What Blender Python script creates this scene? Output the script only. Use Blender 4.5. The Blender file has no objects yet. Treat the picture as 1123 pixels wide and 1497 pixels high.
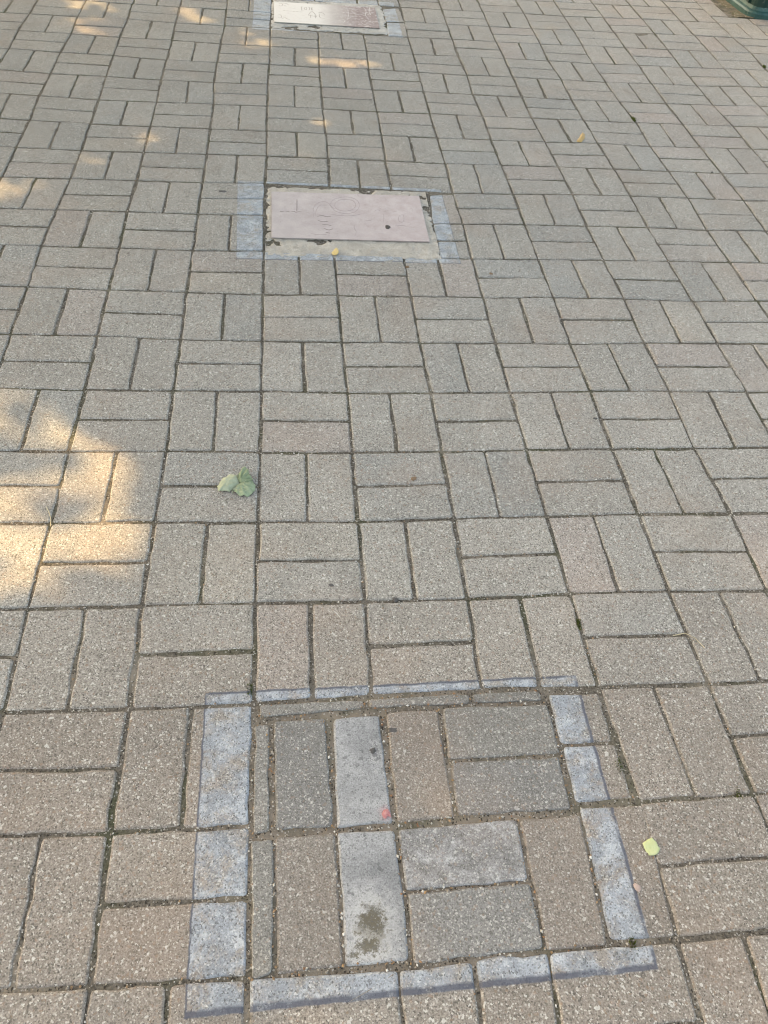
import bpy, bmesh, math, random
import numpy as np
from mathutils import Vector, Matrix, noise

# ------------------------------------------------------------------ camera
CAM_POS=(0.07436,-1.88537,1.24298)
CAM_R=(0.993437, -0.085085, 0.076436)
CAM_U=(0.01374, 0.752225, 0.658763)
CAM_F=(0.113548, 0.65339, -0.748458)
LENS=18.4901

scn = bpy.context.scene
COL = scn.collection
cam_d = bpy.data.cameras.new('camera')
cam = bpy.data.objects.new('camera', cam_d)
COL.objects.link(cam)
cam_d.sensor_fit = 'VERTICAL'; cam_d.sensor_height = 24.0; cam_d.sensor_width = 18.0
cam_d.lens = LENS; cam_d.clip_start = 0.02; cam_d.clip_end = 3000
R_, U_, F_ = Vector(CAM_R), Vector(CAM_U), Vector(CAM_F)
cam.matrix_world = Matrix(((R_.x, U_.x, -F_.x, CAM_POS[0]), (R_.y, U_.y, -F_.y, CAM_POS[1]),
                           (R_.z, U_.z, -F_.z, CAM_POS[2]), (0, 0, 0, 1)))
scn.camera = cam

# ------------------------------------------------------------------ sky, sun, exposure
SUN_EL = math.radians(43.0)
SUN_AZ = Vector((-0.80, 0.60, 0)).normalized()           # towards the sun, seen from above
SUN_DIR = Vector((SUN_AZ.x*math.cos(SUN_EL), SUN_AZ.y*math.cos(SUN_EL), math.sin(SUN_EL)))
world = bpy.data.worlds.new('World'); scn.world = world; world.use_nodes = True
wn = world.node_tree
for n in list(wn.nodes): wn.nodes.remove(n)
sky = wn.nodes.new('ShaderNodeTexSky'); sky.sky_type = 'NISHITA'; sky.sun_disc = False
sky.sun_elevation = SUN_EL; sky.sun_rotation = math.atan2(SUN_AZ.x, SUN_AZ.y)
sky.air_density = 1.0; sky.dust_density = 4.0; sky.ozone_density = 0.6
bg = wn.nodes.new('ShaderNodeBackground'); bg.inputs[1].default_value = 0.15
wo = wn.nodes.new('ShaderNodeOutputWorld')
wn.links.new(sky.outputs[0], bg.inputs[0]); wn.links.new(bg.outputs[0], wo.inputs[0])
sun_d = bpy.data.lights.new('sun', 'SUN'); sun_d.energy = 2.0; sun_d.angle = math.radians(0.53)
sun_d.color = (1.0, 0.76, 0.48)
sun = bpy.data.objects.new('sun', sun_d); COL.objects.link(sun)
sun.rotation_euler = (-SUN_DIR).to_track_quat('-Z', 'Y').to_euler(); sun.location = SUN_DIR*30
vs = scn.view_settings
vs.view_transform = 'Standard'; vs.look = 'None'; vs.gamma = 1.0; vs.use_curve_mapping = False
vs.exposure = 2.18
vs.use_white_balance = True; vs.white_balance_temperature = 8900; vs.white_balance_tint = 7   # balanced for the shade
scn.cycles.use_denoising = True
scn.cycles.max_bounces = 6
scn.cycles.filter_width = 1.05

# ------------------------------------------------------------------ measured places, metres on the ground
GI0,GJ0,GNI,GNJ=-13,-15,34,40
# measured wander of the joint crossings, tenths of a millimetre
WANDER=[99,284,99,284,99,284,99,284,99,284,99,284,99,284,99,284,86,265,73,248,62,233,51,220,42,208,33,199,26,191,19,185,14,180,9,178,6,177,3,178,1,180,1,185,1,191,2,199,5,209,8,221,12,235,17,250,23,267,23,267,23,267,23,267,23,267,23,267,23,267,23,267,23,267,23,267,23,267,23,267,99,284,99,284,99,284,99,284,99,284,99,284,99,284,99,284,86,265,73,248,62,233,51,220,42,208,33,199,26,191,19,185,14,180,9,178,6,177,3,178,1,180,1,185,1,191,2,199,5,209,8,221,12,235,17,250,23,267,23,267,23,267,23,267,23,267,23,267,23,267,23,267,23,267,23,267,23,267,23,267,99,284,99,284,99,284,99,284,99,284,99,284,99,284,99,284,86,265,73,248,62,233,51,220,42,208,33,199,26,191,19,185,14,180,9,178,6,177,3,178,1,180,1,185,1,191,2,199,5,209,8,221,12,235,17,250,23,267,23,267,23,267,23,267,23,267,23,267,23,267,23,267,23,267,23,267,23,267,23,267,99,284,99,284,99,284,99,284,99,284,99,284,99,284,99,284,86,265,73,248,62,233,51,220,42,208,33,199,26,191,19,185,14,180,9,178,6,177,3,178,1,180,1,185,1,191,2,199,5,209,8,221,12,235,17,250,23,267,23,267,23,267,23,267,23,267,23,267,23,267,23,267,23,267,23,267,23,267,23,267,99,284,99,284,99,284,99,284,99,284,99,284,99,284,99,284,86,265,73,248,62,233,51,220,42,208,33,199,26,191,19,185,14,180,9,178,6,177,3,178,1,180,1,185,1,191,2,199,5,209,8,221,12,235,17,250,23,267,23,267,23,267,23,267,23,267,23,267,23,267,23,267,23,267,23,267,23,267,23,267,99,284,99,284,99,284,99,284,99,284,99,284,99,284,99,284,86,265,73,248,62,233,51,220,42,208,33,199,26,191,19,185,14,180,9,178,6,177,3,178,1,180,1,185,1,191,2,200,4,210,8,221,12,235,17,250,23,267,23,267,23,267,23,267,23,267,23,267,23,267,23,267,23,267,23,267,23,267,23,267,99,284,99,284,99,284,99,284,99,284,99,284,99,284,99,284,86,265,73,248,62,233,51,220,42,208,33,199,26,191,19,185,14,180,9,177,6,176,3,177,1,180,1,185,1,196,1,209,0,215,4,220,11,233,17,250,23,267,23,267,23,267,23,267,23,267,23,267,23,267,23,267,23,267,23,267,23,267,23,267,99,284,99,284,99,284,99,284,99,284,99,284,99,284,99,284,86,265,73,248,62,233,51,220,42,208,33,199,26,191,19,185,14,180,11,170,12,158,9,156,4,164,-3,178,-1,214,-3,240,-14,232,-11,220,1,230,14,250,23,267,23,267,23,267,23,267,23,267,23,267,23,267,23,267,23,267,23,267,23,267,23,267,99,284,99,284,99,284,99,284,99,284,99,284,99,284,99,284,86,265,73,248,62,233,51,220,42,209,31,201,20,197,10,193,6,182,20,138,31,101,27,99,12,121,-11,148,-14,200,16,280,-42,241,-10,193,-12,243,2,258,21,268,23,267,23,267,23,267,23,267,23,267,23,267,23,267,23,267,23,267,23,267,23,267,84,219,84,219,84,219,84,219,84,219,84,219,84,219,84,218,70,197,56,176,43,161,36,150,29,142,12,143,-7,147,-22,148,-30,134,1,83,37,-31,24,-33,21,36,-45,65,-38,71,-49,174,9,201,-54,188,-28,184,-12,194,13,196,19,192,19,192,19,192,19,192,19,192,19,192,19,192,19,192,19,192,19,192,19,192,70,164,70,164,70,164,70,164,70,164,70,164,67,160,61,150,45,119,30,98,17,91,18,88,22,86,12,91,-31,92,-42,111,-81,88,-38,69,39,10,48,-75,16,-55,-6,-66,-34,63,-50,131,-57,60,-14,224,-37,123,-9,138,11,134,16,127,16,127,16,127,16,127,16,127,16,127,16,127,16,127,16,127,16,127,16,127,58,120,58,120,58,120,58,120,58,120,55,115,35,88,21,68,14,49,21,32,-13,39,11,39,13,32,32,42,13,62,5,51,-4,66,-29,93,23,10,13,-40,19,-82,24,-43,-28,-43,9,-69,10,77,-10,63,9,95,10,102,15,84,14,72,14,72,14,72,14,72,14,72,14,72,14,72,14,72,14,72,14,72,14,72,48,85,48,85,48,85,48,85,48,85,41,72,17,30,-11,13,-31,-15,-1,-12,-29,32,-23,26,22,28,4,30,8,-41,-8,-13,4,31,10,17,35,-27,30,-45,35,-101,43,-43,-65,-85,-46,-105,-3,-97,63,62,38,139,26,76,19,43,15,28,15,28,15,28,15,28,15,28,15,28,15,28,15,28,15,28,15,28,15,28,39,62,39,62,39,62,39,62,39,61,36,42,25,-8,17,-38,11,-35,16,-4,1,18,14,-16,13,-19,17,4,11,-89,-21,-64,-25,76,-54,65,-51,51,-8,-21,-32,-108,-32,-14,-42,-2,-9,-46,11,-112,-9,34,22,16,23,23,18,0,16,-6,16,-6,16,-6,16,-6,16,-6,16,-6,16,-6,16,-6,16,-6,16,-6,16,-6,32,48,32,48,32,48,32,48,32,48,38,29,54,-21,51,-69,18,-8,-18,55,23,-25,0,-56,14,-55,19,-60,-13,-111,-20,-50,-28,-37,-36,-16,-21,-34,31,-35,23,-135,-18,-71,-4,-56,-13,-90,30,-35,33,-118,21,-75,18,-56,21,-36,19,-31,19,-30,19,-30,19,-30,19,-30,19,-30,19,-30,19,-30,19,-30,19,-30,19,-30,26,45,26,45,26,45,26,45,26,45,41,31,82,-4,166,-9,38,9,-78,74,-38,-25,-9,-21,-8,-48,13,-49,-35,-105,-33,-54,-32,-80,-27,-102,-25,-98,-47,-56,-8,-100,-15,-102,-28,-87,-25,-23,33,-60,15,-189,18,-135,25,-130,31,-91,25,-51,24,-44,24,-44,24,-44,24,-44,24,-44,24,-44,24,-44,24,-44,24,-44,24,-44,22,52,22,52,22,52,22,52,22,52,33,44,70,17,73,4,94,-12,4,29,-17,31,-46,7,-49,-6,-60,-26,-54,-84,-39,-43,-41,-107,-8,-117,-41,-166,1,-121,-16,-123,-31,-52,-28,-25,12,-85,1,-142,-5,-162,11,-149,39,-200,39,-127,33,-66,30,-47,30,-47,30,-47,30,-47,30,-47,30,-47,30,-47,30,-47,30,-47,30,-47,19,70,19,70,19,70,19,70,19,69,23,66,46,48,65,35,66,0,43,8,-31,43,-19,46,-39,14,-11,38,-66,-79,-18,19,-29,-21,-29,-24,-9,-66,-42,-36,-52,-100,-11,-94,-68,-65,20,-118,-56,-32,-5,-41,3,-203,34,-192,41,-123,39,-62,38,-40,38,-39,38,-39,38,-39,38,-39,38,-39,38,-39,38,-39,38,-39,38,-39,18,97,18,97,18,97,18,97,18,97,18,97,24,92,43,77,42,50,20,41,4,5,50,27,-45,24,18,50,-17,3,29,30,-4,38,-6,14,43,39,-3,-9,-34,-86,-96,-57,-70,-104,-44,-53,-15,-23,-25,-82,4,-137,25,-143,49,-83,48,-39,48,-22,48,-22,48,-22,48,-22,48,-22,48,-22,48,-22,48,-22,48,-22,48,-22,18,135,18,135,18,135,18,135,18,135,18,135,19,135,22,133,18,105,11,80,11,63,11,59,10,56,59,35,28,24,54,-30,40,75,1,42,57,83,17,-18,-37,-19,-75,-81,-67,-146,21,-87,-70,-8,27,5,44,-53,77,9,69,-20,62,-1,59,6,58,6,58,6,58,6,58,6,58,6,58,6,58,6,58,6,58,6,20,184,20,184,20,184,20,184,20,184,20,184,20,184,20,184,13,159,7,135,5,114,5,99,18,89,31,77,28,62,22,65,2,103,-36,-25,51,33,24,-41,-54,-136,29,-87,-58,-102,-76,-121,-80,-54,22,97,60,107,64,-43,89,30,76,40,71,44,71,44,71,44,71,44,71,44,71,44,71,44,71,44,71,44,71,44,24,243,24,243,24,243,24,243,24,243,24,243,24,243,24,243,17,218,11,194,6,173,3,153,3,137,7,122,7,110,5,112,-5,84,-24,21,27,-7,-17,-80,-63,-57,-70,-35,-80,-65,-40,-10,40,67,32,162,96,98,135,124,122,123,97,105,86,94,85,93,85,93,85,93,85,93,85,93,85,93,85,93,85,93,85,93,29,312,29,312,29,312,29,312,29,312,29,312,29,312,29,312,22,286,17,262,13,240,9,220,7,202,5,186,5,171,5,159,0,131,4,100,14,73,-4,39,-14,6,27,28,-30,-16,-8,-13,27,77,109,216,156,257,150,278,150,236,130,204,105,159,101,152,101,152,101,152,101,152,101,152,101,152,101,152,101,152,101,152,35,391,35,391,35,391,35,391,35,391,35,391,35,391,35,391,29,365,25,341,21,318,18,298,16,279,15,262,15,247,16,233,17,219,19,202,23,184,15,145,14,119,20,117,21,129,51,194,59,131,111,228,173,322,157,351,185,361,156,294,125,235,118,221,118,221,118,221,118,221,118,221,118,221,118,221,118,221,118,221,43,481,43,481,43,481,43,481,43,481,43,481,43,481,43,481,38,454,34,430,30,407,28,386,26,366,26,349,26,333,28,319,30,307,34,296,38,287,42,274,46,259,52,253,57,251,70,234,76,179,202,294,97,294,113,414,162,391,160,354,140,308,136,301,136,301,136,301,136,301,136,301,136,301,136,301,136,301,136,301,43,481,43,481,43,481,43,481,43,481,43,481,43,481,43,481,38,454,34,430,30,407,28,386,26,366,26,349,26,333,28,319,30,307,34,297,38,288,44,281,50,276,57,272,65,266,74,240,101,237,132,274,124,314,123,351,140,352,140,314,137,301,136,301,136,301,136,301,136,301,136,301,136,301,136,301,136,301,136,301,43,481,43,481,43,481,43,481,43,481,43,481,43,481,43,481,38,454,34,430,30,407,28,386,26,366,26,349,26,333,28,319,30,307,34,297,38,288,44,281,50,276,57,273,66,271,75,267,89,265,106,276,112,291,121,305,136,308,136,301,136,301,136,301,136,301,136,301,136,301,136,301,136,301,136,301,136,301,136,301,43,481,43,481,43,481,43,481,43,481,43,481,43,481,43,481,38,454,34,430,30,407,28,386,26,366,26,349,26,333,28,319,30,307,34,297,38,288,44,281,50,276,57,273,66,272,75,272,85,274,97,278,109,284,122,292,136,301,136,301,136,301,136,301,136,301,136,301,136,301,136,301,136,301,136,301,136,301,136,301,43,481,43,481,43,481,43,481,43,481,43,481,43,481,43,481,38,454,34,430,30,407,28,386,26,366,26,349,26,333,28,319,30,307,34,297,38,288,44,281,50,276,57,273,66,272,75,272,85,274,97,278,109,284,122,291,136,301,136,301,136,301,136,301,136,301,136,301,136,301,136,301,136,301,136,301,136,301,136,301,43,481,43,481,43,481,43,481,43,481,43,481,43,481,43,481,38,454,34,430,30,407,28,386,26,366,26,349,26,333,28,319,30,307,34,297,38,288,44,281,50,276,57,273,66,272,75,272,85,274,97,278,109,284,122,291,136,301,136,301,136,301,136,301,136,301,136,301,136,301,136,301,136,301,136,301,136,301,136,301,43,481,43,481,43,481,43,481,43,481,43,481,43,481,43,481,38,454,34,430,30,407,28,386,26,366,26,349,26,333,28,319,30,307,34,297,38,288,44,281,50,276,57,273,66,272,75,272,85,274,97,278,109,284,122,291,136,301,136,301,136,301,136,301,136,301,136,301,136,301,136,301,136,301,136,301,136,301,136,301,43,481,43,481,43,481,43,481,43,481,43,481,43,481,43,481,38,454,34,430,30,407,28,386,26,366,26,349,26,333,28,319,30,307,34,297,38,288,44,281,50,276,57,273,66,272,75,272,85,274,97,278,109,284,122,291,136,301,136,301,136,301,136,301,136,301,136,301,136,301,136,301,136,301,136,301,136,301,136,301,43,481,43,481,43,481,43,481,43,481,43,481,43,481,43,481,38,454,34,430,30,407,28,386,26,366,26,349,26,333,28,319,30,307,34,297,38,288,44,281,50,276,57,273,66,272,75,272,85,274,97,278,109,284,122,291,136,301,136,301,136,301,136,301,136,301,136,301,136,301,136,301,136,301,136,301,136,301,136,301,43,481,43,481,43,481,43,481,43,481,43,481,43,481,43,481,38,454,34,430,30,407,28,386,26,366,26,349,26,333,28,319,30,307,34,297,38,288,44,281,50,276,57,273,66,272,75,272,85,274,97,278,109,284,122,291,136,301,136,301,136,301,136,301,136,301,136,301,136,301,136,301,136,301,136,301,136,301,136,301]
PATCH_BRICKS=[('strip',[(0.0098,-1.2321),(0.1894,-1.2324),(0.1918,-1.2494),(0.0103,-1.2587)]),('strip',[(0.1979,-1.2315),(0.3776,-1.2295),(0.3755,-1.25),(0.1977,-1.2497)]),('strip',[(0.3824,-1.2298),(0.5045,-1.2291),(0.506,-1.2506),(0.3806,-1.2489)]),('strip',[(0.0025,-1.2708),(0.0298,-1.2696),(0.0314,-1.4485),(0.0056,-1.4511)]),('grey',[(0.0355,-1.2649),(0.1231,-1.2628),(0.129,-1.448),(0.0377,-1.4489)]),('cement',[(0.1347,-1.2646),(0.2157,-1.262),(0.222,-1.4482),(0.1321,-1.4513)]),('brown',[(0.2254,-1.2587),(0.3188,-1.2565),(0.3215,-1.4443),(0.2274,-1.4474)]),('grey2',[(0.3252,-1.2542),(0.5125,-1.2549),(0.5151,-1.3487),(0.3215,-1.3496)]),('grey',[(0.3269,-1.3522),(0.5119,-1.3522),(0.5119,-1.4432),(0.324,-1.4423)]),('strip',[(0.0016,-1.4591),(0.0367,-1.4581),(0.0379,-1.6414),(0.0074,-1.6483)]),('brown2',[(0.0377,-1.4551),(0.1319,-1.4555),(0.1349,-1.6407),(0.0407,-1.6441)]),('cement2',[(0.133,-1.4545),(0.2245,-1.4557),(0.2284,-1.6388),(0.1359,-1.6408)]),('blotch',[(0.2277,-1.4559),(0.42,-1.4511),(0.4191,-1.5455),(0.23,-1.5479)]),('grey',[(0.2319,-1.5489),(0.421,-1.5466),(0.4229,-1.6375),(0.2307,-1.6441)]),('brown',[(0.4211,-1.4511),(0.5228,-1.4494),(0.5172,-1.6396),(0.4243,-1.6402)])]
EDGE_BRICKS=[[(0.517,-1.235),(0.6145,-1.2353),(0.6146,-1.3329),(0.5176,-1.333)],[(0.5197,-1.3343),(0.6166,-1.3342),(0.6197,-1.4326),(0.5174,-1.4347)],[(0.5217,-1.4405),(0.6337,-1.4401),(0.6236,-1.6388),(0.52,-1.6371)],[(0.5294,0.5802),(0.6135,0.5926),(0.6145,0.4029),(0.5171,0.3935)],[(0.5193,0.3936),(0.6161,0.3988),(0.6135,0.2987),(0.5172,0.2941)],[(0.5188,0.2902),(0.6132,0.2967),(0.611,0.1962),(0.5165,0.1941)],[(0.5282,2.3926),(0.6125,2.427),(0.6203,2.2283),(0.5294,2.218)],[(0.529,2.2134),(0.6198,2.2236),(0.616,2.0366),(0.5228,2.0353)]]
FRAMES=[[(-0.0826,-1.2059),(0.58,-1.2006),(0.5829,-1.6765),(-0.0809,-1.6872)],[(-0.093,0.6347),(0.5759,0.6204),(0.5758,0.1631),(-0.08,0.1655)],[(-0.079,2.5),(0.593,2.5),(0.593,2.021),(-0.08,2.028)]]
PLAQUE2=[(0.0174,0.558),(0.4945,0.5596),(0.494,0.2772),(0.0197,0.2779)]
PLAQUE3=[(0.0135,2.399),(0.4922,2.3961),(0.4925,2.1176),(0.017,2.1235)]
ENG2=[[(0.2004,0.4819),(0.2119,0.518),(0.2381,0.535),(0.2637,0.5387),(0.2882,0.5228),(0.2961,0.4877),(0.2835,0.4471),(0.2577,0.4309),(0.2281,0.4341),(0.2092,0.4526),(0.2004,0.4819)],[(0.2129,0.4826),(0.2269,0.5138),(0.2527,0.5236),(0.2776,0.5149),(0.285,0.487),(0.2714,0.4543),(0.2435,0.4448),(0.2217,0.4553),(0.2129,0.4826)],[(0.1475,0.4053),(0.1455,0.4391),(0.153,0.479),(0.1711,0.5022),(0.1937,0.5016),(0.205,0.4722),(0.2143,0.4578)],[(0.1537,0.4153),(0.1572,0.4545),(0.1704,0.4801),(0.1879,0.4811)],[(0.1584,0.4088),(0.1742,0.4164),(0.1876,0.4075),(0.2,0.4111)],[(0.16,0.384),(0.1744,0.3772),(0.1905,0.38)],[(0.1724,0.362),(0.1859,0.3609),(0.2002,0.356)],[(0.1755,0.3407),(0.1894,0.3276),(0.2042,0.3376)],[(0.1818,0.3162),(0.1936,0.3113)],[(0.0979,0.5108),(0.0973,0.4657),(0.0964,0.4343)],[(0.0442,0.4313),(0.0564,0.4339)],[(0.0613,0.4361),(0.0734,0.4329)],[(0.0798,0.4333),(0.0886,0.4358),(0.0934,0.4283),(0.1013,0.4346),(0.1091,0.4331)],[(0.203,0.4229),(0.2274,0.4185),(0.2568,0.4162),(0.2922,0.428)],[(0.2668,0.2949),(0.2757,0.3227),(0.2684,0.3456),(0.2712,0.3597)],[(0.3675,0.4342),(0.3632,0.3836)],[(0.4173,0.4302),(0.4289,0.4357),(0.4302,0.4084),(0.422,0.3868),(0.4116,0.392),(0.4116,0.4132),(0.4173,0.4302)],[(0.396,0.3644),(0.4163,0.3693),(0.4331,0.3645)],[(0.3387,0.4503),(0.3498,0.4628),(0.3591,0.4534)],[(0.1364,0.3066),(0.1551,0.3003),(0.1837,0.3035)],[(0.3048,0.3948),(0.3243,0.3911)]]
HOLE2=(0.3731,0.3557)
ENG3=[[(0.0367,2.3719),(0.0495,2.382),(0.0571,2.3554),(0.0469,2.3352),(0.0378,2.3459)],[(0.0572,2.3833),(0.0751,2.3788),(0.0826,2.3569)],[(0.0622,2.3502),(0.0724,2.3397)],[(0.0345,2.2133),(0.0445,2.2223),(0.0519,2.1943),(0.0445,2.1713),(0.0361,2.1815)],[(0.0519,2.1653),(0.0643,2.1891),(0.0741,2.169),(0.0864,2.1638)],[(0.0569,2.2024),(0.0693,2.2074)],[(0.057,2.2764),(0.0671,2.2811)],[(0.0711,2.2758),(0.0822,2.2792)],[(0.0862,2.2754),(0.0973,2.2788)],[(0.1013,2.2735),(0.1134,2.2771)],[(0.1164,2.2731),(0.1276,2.2765)],[(0.1315,2.2727),(0.1452,2.2735)],[(0.1052,2.3119),(0.1088,2.3125)],[(0.1428,2.3444),(0.1431,2.2987)],[(0.1398,2.3438),(0.147,2.3451)],[(0.139,2.298),(0.1482,2.2996)],[(0.1565,2.336),(0.1633,2.3434),(0.1681,2.3258),(0.1636,2.3068),(0.1565,2.3086),(0.1565,2.336)],[(0.1735,2.3421),(0.1807,2.3433),(0.1799,2.3096),(0.1727,2.3054)],[(0.1874,2.3445),(0.1905,2.3221),(0.1865,2.3062)],[(0.1951,2.3428),(0.1884,2.3217),(0.1962,2.3064)],[(0.1722,2.2364),(0.1834,2.2831),(0.1937,2.2878),(0.203,2.2565),(0.2095,2.2206)],[(0.1722,2.2364),(0.2095,2.2206)],[(0.2187,2.2741),(0.2368,2.2847),(0.2483,2.2493)],[(0.2233,2.2599),(0.2217,2.208),(0.2467,2.2048)],[(0.1823,2.2382),(0.1824,2.2014)],[(0.2025,2.2386),(0.2039,2.2006)],[(0.3409,2.3714),(0.3606,2.3516),(0.3821,2.3631),(0.4075,2.3521)],[(0.3602,2.3439),(0.3586,2.2678),(0.3517,2.2076)],[(0.3317,2.2933),(0.3481,2.3113),(0.3676,2.2919)],[(0.375,2.3311),(0.3922,2.2735),(0.414,2.2922),(0.438,2.2662)],[(0.436,2.388),(0.4486,2.3438),(0.4364,2.281),(0.4503,2.2238)],[(0.4679,2.3936),(0.458,2.3301),(0.4651,2.2858)],[(0.4235,2.2047),(0.4368,2.1778),(0.4584,2.1959),(0.4716,2.169)],[(0.3272,2.2035),(0.3417,2.1913),(0.33,2.1605)],[(0.3843,2.2276),(0.4091,2.217)],[(0.4118,2.181),(0.4246,2.1471),(0.4444,2.1431)],[(0.3425,2.4028),(0.3734,2.3926),(0.4153,2.3922),(0.4477,2.4057)],[(0.4422,2.3274),(0.4616,2.3079),(0.4812,2.3264)],[(0.3655,2.2541),(0.4012,2.2526)]]
PLAQUE3_MID=(0.284,2.2553)
LEAF_A=[(-0.0803,-0.7225),(-0.0749,-0.7164),(-0.0685,-0.7013),(-0.0567,-0.6933),(-0.0412,-0.6935),(-0.0367,-0.7115),(-0.039,-0.7186),(-0.0501,-0.7291),(-0.0549,-0.736),(-0.0677,-0.7341),(-0.0739,-0.7358)]
LEAF_B=[(-0.0494,-0.7326),(-0.0403,-0.7195),(-0.0303,-0.7116),(-0.0188,-0.7091),(-0.0096,-0.7172),(-0.0089,-0.7332),(-0.0141,-0.7436),(-0.0228,-0.7491),(-0.0343,-0.7468),(-0.0433,-0.7415)]
LEAF_C=[(-0.0431,-0.6953),(-0.0351,-0.6826),(-0.0294,-0.6754),(-0.0219,-0.681),(-0.0212,-0.6919),(-0.0177,-0.701),(-0.011,-0.7119),(-0.0224,-0.7171),(-0.0352,-0.7187),(-0.0393,-0.7115)]
LEAF_STEM=[(-0.0501,-0.73),(-0.0535,-0.7396),(-0.054,-0.7439)]
LEAF_AXIS=[(-0.0385,-0.7151),(-0.073,-0.7288),(-0.0105,-0.7332),(-0.0246,-0.6846)]
FRAG=[(0.6099,-1.5028),(0.6196,-1.497),(0.6297,-1.4944),(0.6337,-1.502),(0.6334,-1.5074),(0.6368,-1.5104),(0.6325,-1.5177),(0.6244,-1.5217),(0.6158,-1.5212),(0.6126,-1.5143)]
PINK=[(0.578,-1.5598),(0.582,-1.5588),(0.5878,-1.563),(0.5883,-1.5677),(0.5836,-1.5721),(0.5801,-1.5697),(0.5775,-1.5645)]
ORANGE=[(1.1458,1.0286),(1.1627,1.0532),(1.1771,1.078),(1.1823,1.0667),(1.1773,1.0372),(1.1618,1.0185)]
SMALLLEAF=[(0.1947,0.2027),(0.2037,0.2256),(0.2101,0.2334),(0.2168,0.2037),(0.2079,0.1848),(0.1981,0.1881)]
STRAW=[(-0.4239,-0.7739),(-0.4155,-0.7906),(-0.4082,-0.8089),(-0.4066,-0.8251)]
STRAW2=[(0.7912,-1.1255),(0.814,-1.1232),(0.8307,-1.1346),(0.8439,-1.1547)]
RED=[(0.205,-1.4323),(0.2088,-1.426),(0.2154,-1.4253),(0.2181,-1.4309),(0.2196,-1.4385),(0.2144,-1.436),(0.2108,-1.4401),(0.2066,-1.4388)]
GUM=[((-0.1373,0.5567),0.0155,0),((0.1438,-0.9871),0.0065,0),((0.2655,-1.0246),0.008,1),((0.8027,-0.5093),0.006,0),((0.3368,-0.7048),0.01,2),((0.656,0.1152),0.008,2),((1.6026,0.8178),0.006,1),((0.4127,0.1421),0.008,2),((1.287,-0.0956),0.005,0),((0.2366,-1.292),0.011,1),((0.199,-1.3267),0.008,1)]
STAIN=[(0.1786,-1.5943),(0.1671,-1.6173),(-0.0465,-1.3306),(-0.0212,-1.4236),(0.2034,-1.3293)]
MOSS=[(1.4352,1.2494),(2.2665,1.9036),(0.6111,-1.3741),(0.8006,-1.4335),(0.554,-1.6412),(0.613,-1.0913),(-0.006,-1.2041),(2.2641,1.9701)]
CHIP=[(0.5328,0.553),(1.9061,1.5005)]
SUNPATCH=[[(-0.6903,-0.3869),(-0.5904,-0.4298),(-0.5201,-0.4438),(-0.4682,-0.4812),(-0.4128,-0.5447),(-0.3729,-0.6036),(-0.31,-0.621),(-0.304,-0.6969),(-0.2845,-0.8114),(-0.2224,-0.8397),(-0.2244,-0.9039),(-0.297,-0.8919),(-0.3531,-0.8632),(-0.4088,-0.841),(-0.412,-0.8789),(-0.405,-0.9612),(-0.4651,-0.9936),(-0.538,-0.9883),(-0.5843,-0.8055),(-0.5295,-0.7039),(-0.4496,-0.6951),(-0.4479,-0.6304),(-0.5125,-0.6027),(-0.5376,-0.5378),(-0.6606,-0.5041)],[(-0.405,-0.9291),(-0.3187,-0.9182),(-0.2398,-0.9368),(-0.2816,-0.9994),(-0.3789,-1.0025)]]
DAPPLE=[[(-1.3102,2.289),(-1.0901,2.3498),(-1.0744,2.131),(-1.2212,2.036)],[(-0.904,2.0555),(-0.7629,2.0619),(-0.7572,1.8957),(-0.8967,1.9061)],[(-0.8437,2.2631),(-0.7486,2.2616),(-0.7446,2.1529),(-0.8435,2.1536)],[(-0.8164,1.8704),(-0.6366,1.8661),(-0.6531,1.7849),(-0.8167,1.7915)],[(-0.7154,1.8381),(-0.6169,1.8215),(-0.6237,1.6681),(-0.6983,1.6872)],[(-0.5748,1.7048),(-0.4102,1.6831),(-0.4248,1.6368),(-0.5816,1.6519)],[(-0.409,1.8211),(-0.3125,1.8039),(-0.3245,1.6653),(-0.4076,1.6835)],[(-0.4077,2.2112),(-0.3157,2.1906),(-0.3135,2.067),(-0.3975,2.088)],[(-0.0628,2.0213),(-0.0032,2.0137),(-0.0047,1.8649),(-0.0774,1.8863)],[(-0.1921,1.3239),(-0.1091,1.2951),(-0.001,1.2568),(-0.0056,1.2191),(-0.12,1.2437),(-0.2052,1.2843)],[(-0.1007,1.1968),(0.0048,1.1837),(0.0013,1.0428),(-0.0479,1.0723)],[(0.0054,1.1241),(0.0946,1.0863),(0.2024,1.0393),(0.1963,1.0049),(0.0818,1.0279),(0.006,1.0661)],[(0.1082,0.9967),(0.2004,0.983),(0.2049,0.8441),(0.154,0.8817)],[(0.2157,1.7396),(0.3003,1.7055),(0.4073,1.6747),(0.3984,1.6292),(0.283,1.6436),(0.208,1.6781)],[(0.3043,1.617),(0.3963,1.5998),(0.4008,1.4323),(0.3567,1.4679)],[(-0.4138,1.4152),(-0.3252,1.3994),(-0.3299,1.2703),(-0.4062,1.2867)],[(-0.3924,0.983),(-0.2112,0.9672),(-0.2171,0.8397),(-0.3234,0.8616)],[(-0.534,0.7633),(-0.4268,0.7426),(-0.4346,0.6287),(-0.5275,0.6588)],[(-0.8769,0.5879),(-0.7378,0.58),(-0.7383,0.4849),(-0.868,0.4682)],[(1.2662,2.2678),(1.3109,2.2562),(1.3263,2.1491),(1.2798,2.178)]]
BINPTS=[(2.4913,2.891),(2.4604,2.7732),(2.4678,2.666),(2.4688,2.6028),(2.5128,2.5893),(2.582,2.5904)]


rnd = random.Random(11)
CELL = 0.205
def gv(i, j):
    k = ((i-GI0)*GNJ+(j-GJ0))*2
    return Vector((i*CELL+WANDER[k]*1e-4, j*CELL+WANDER[k+1]*1e-4))

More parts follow.
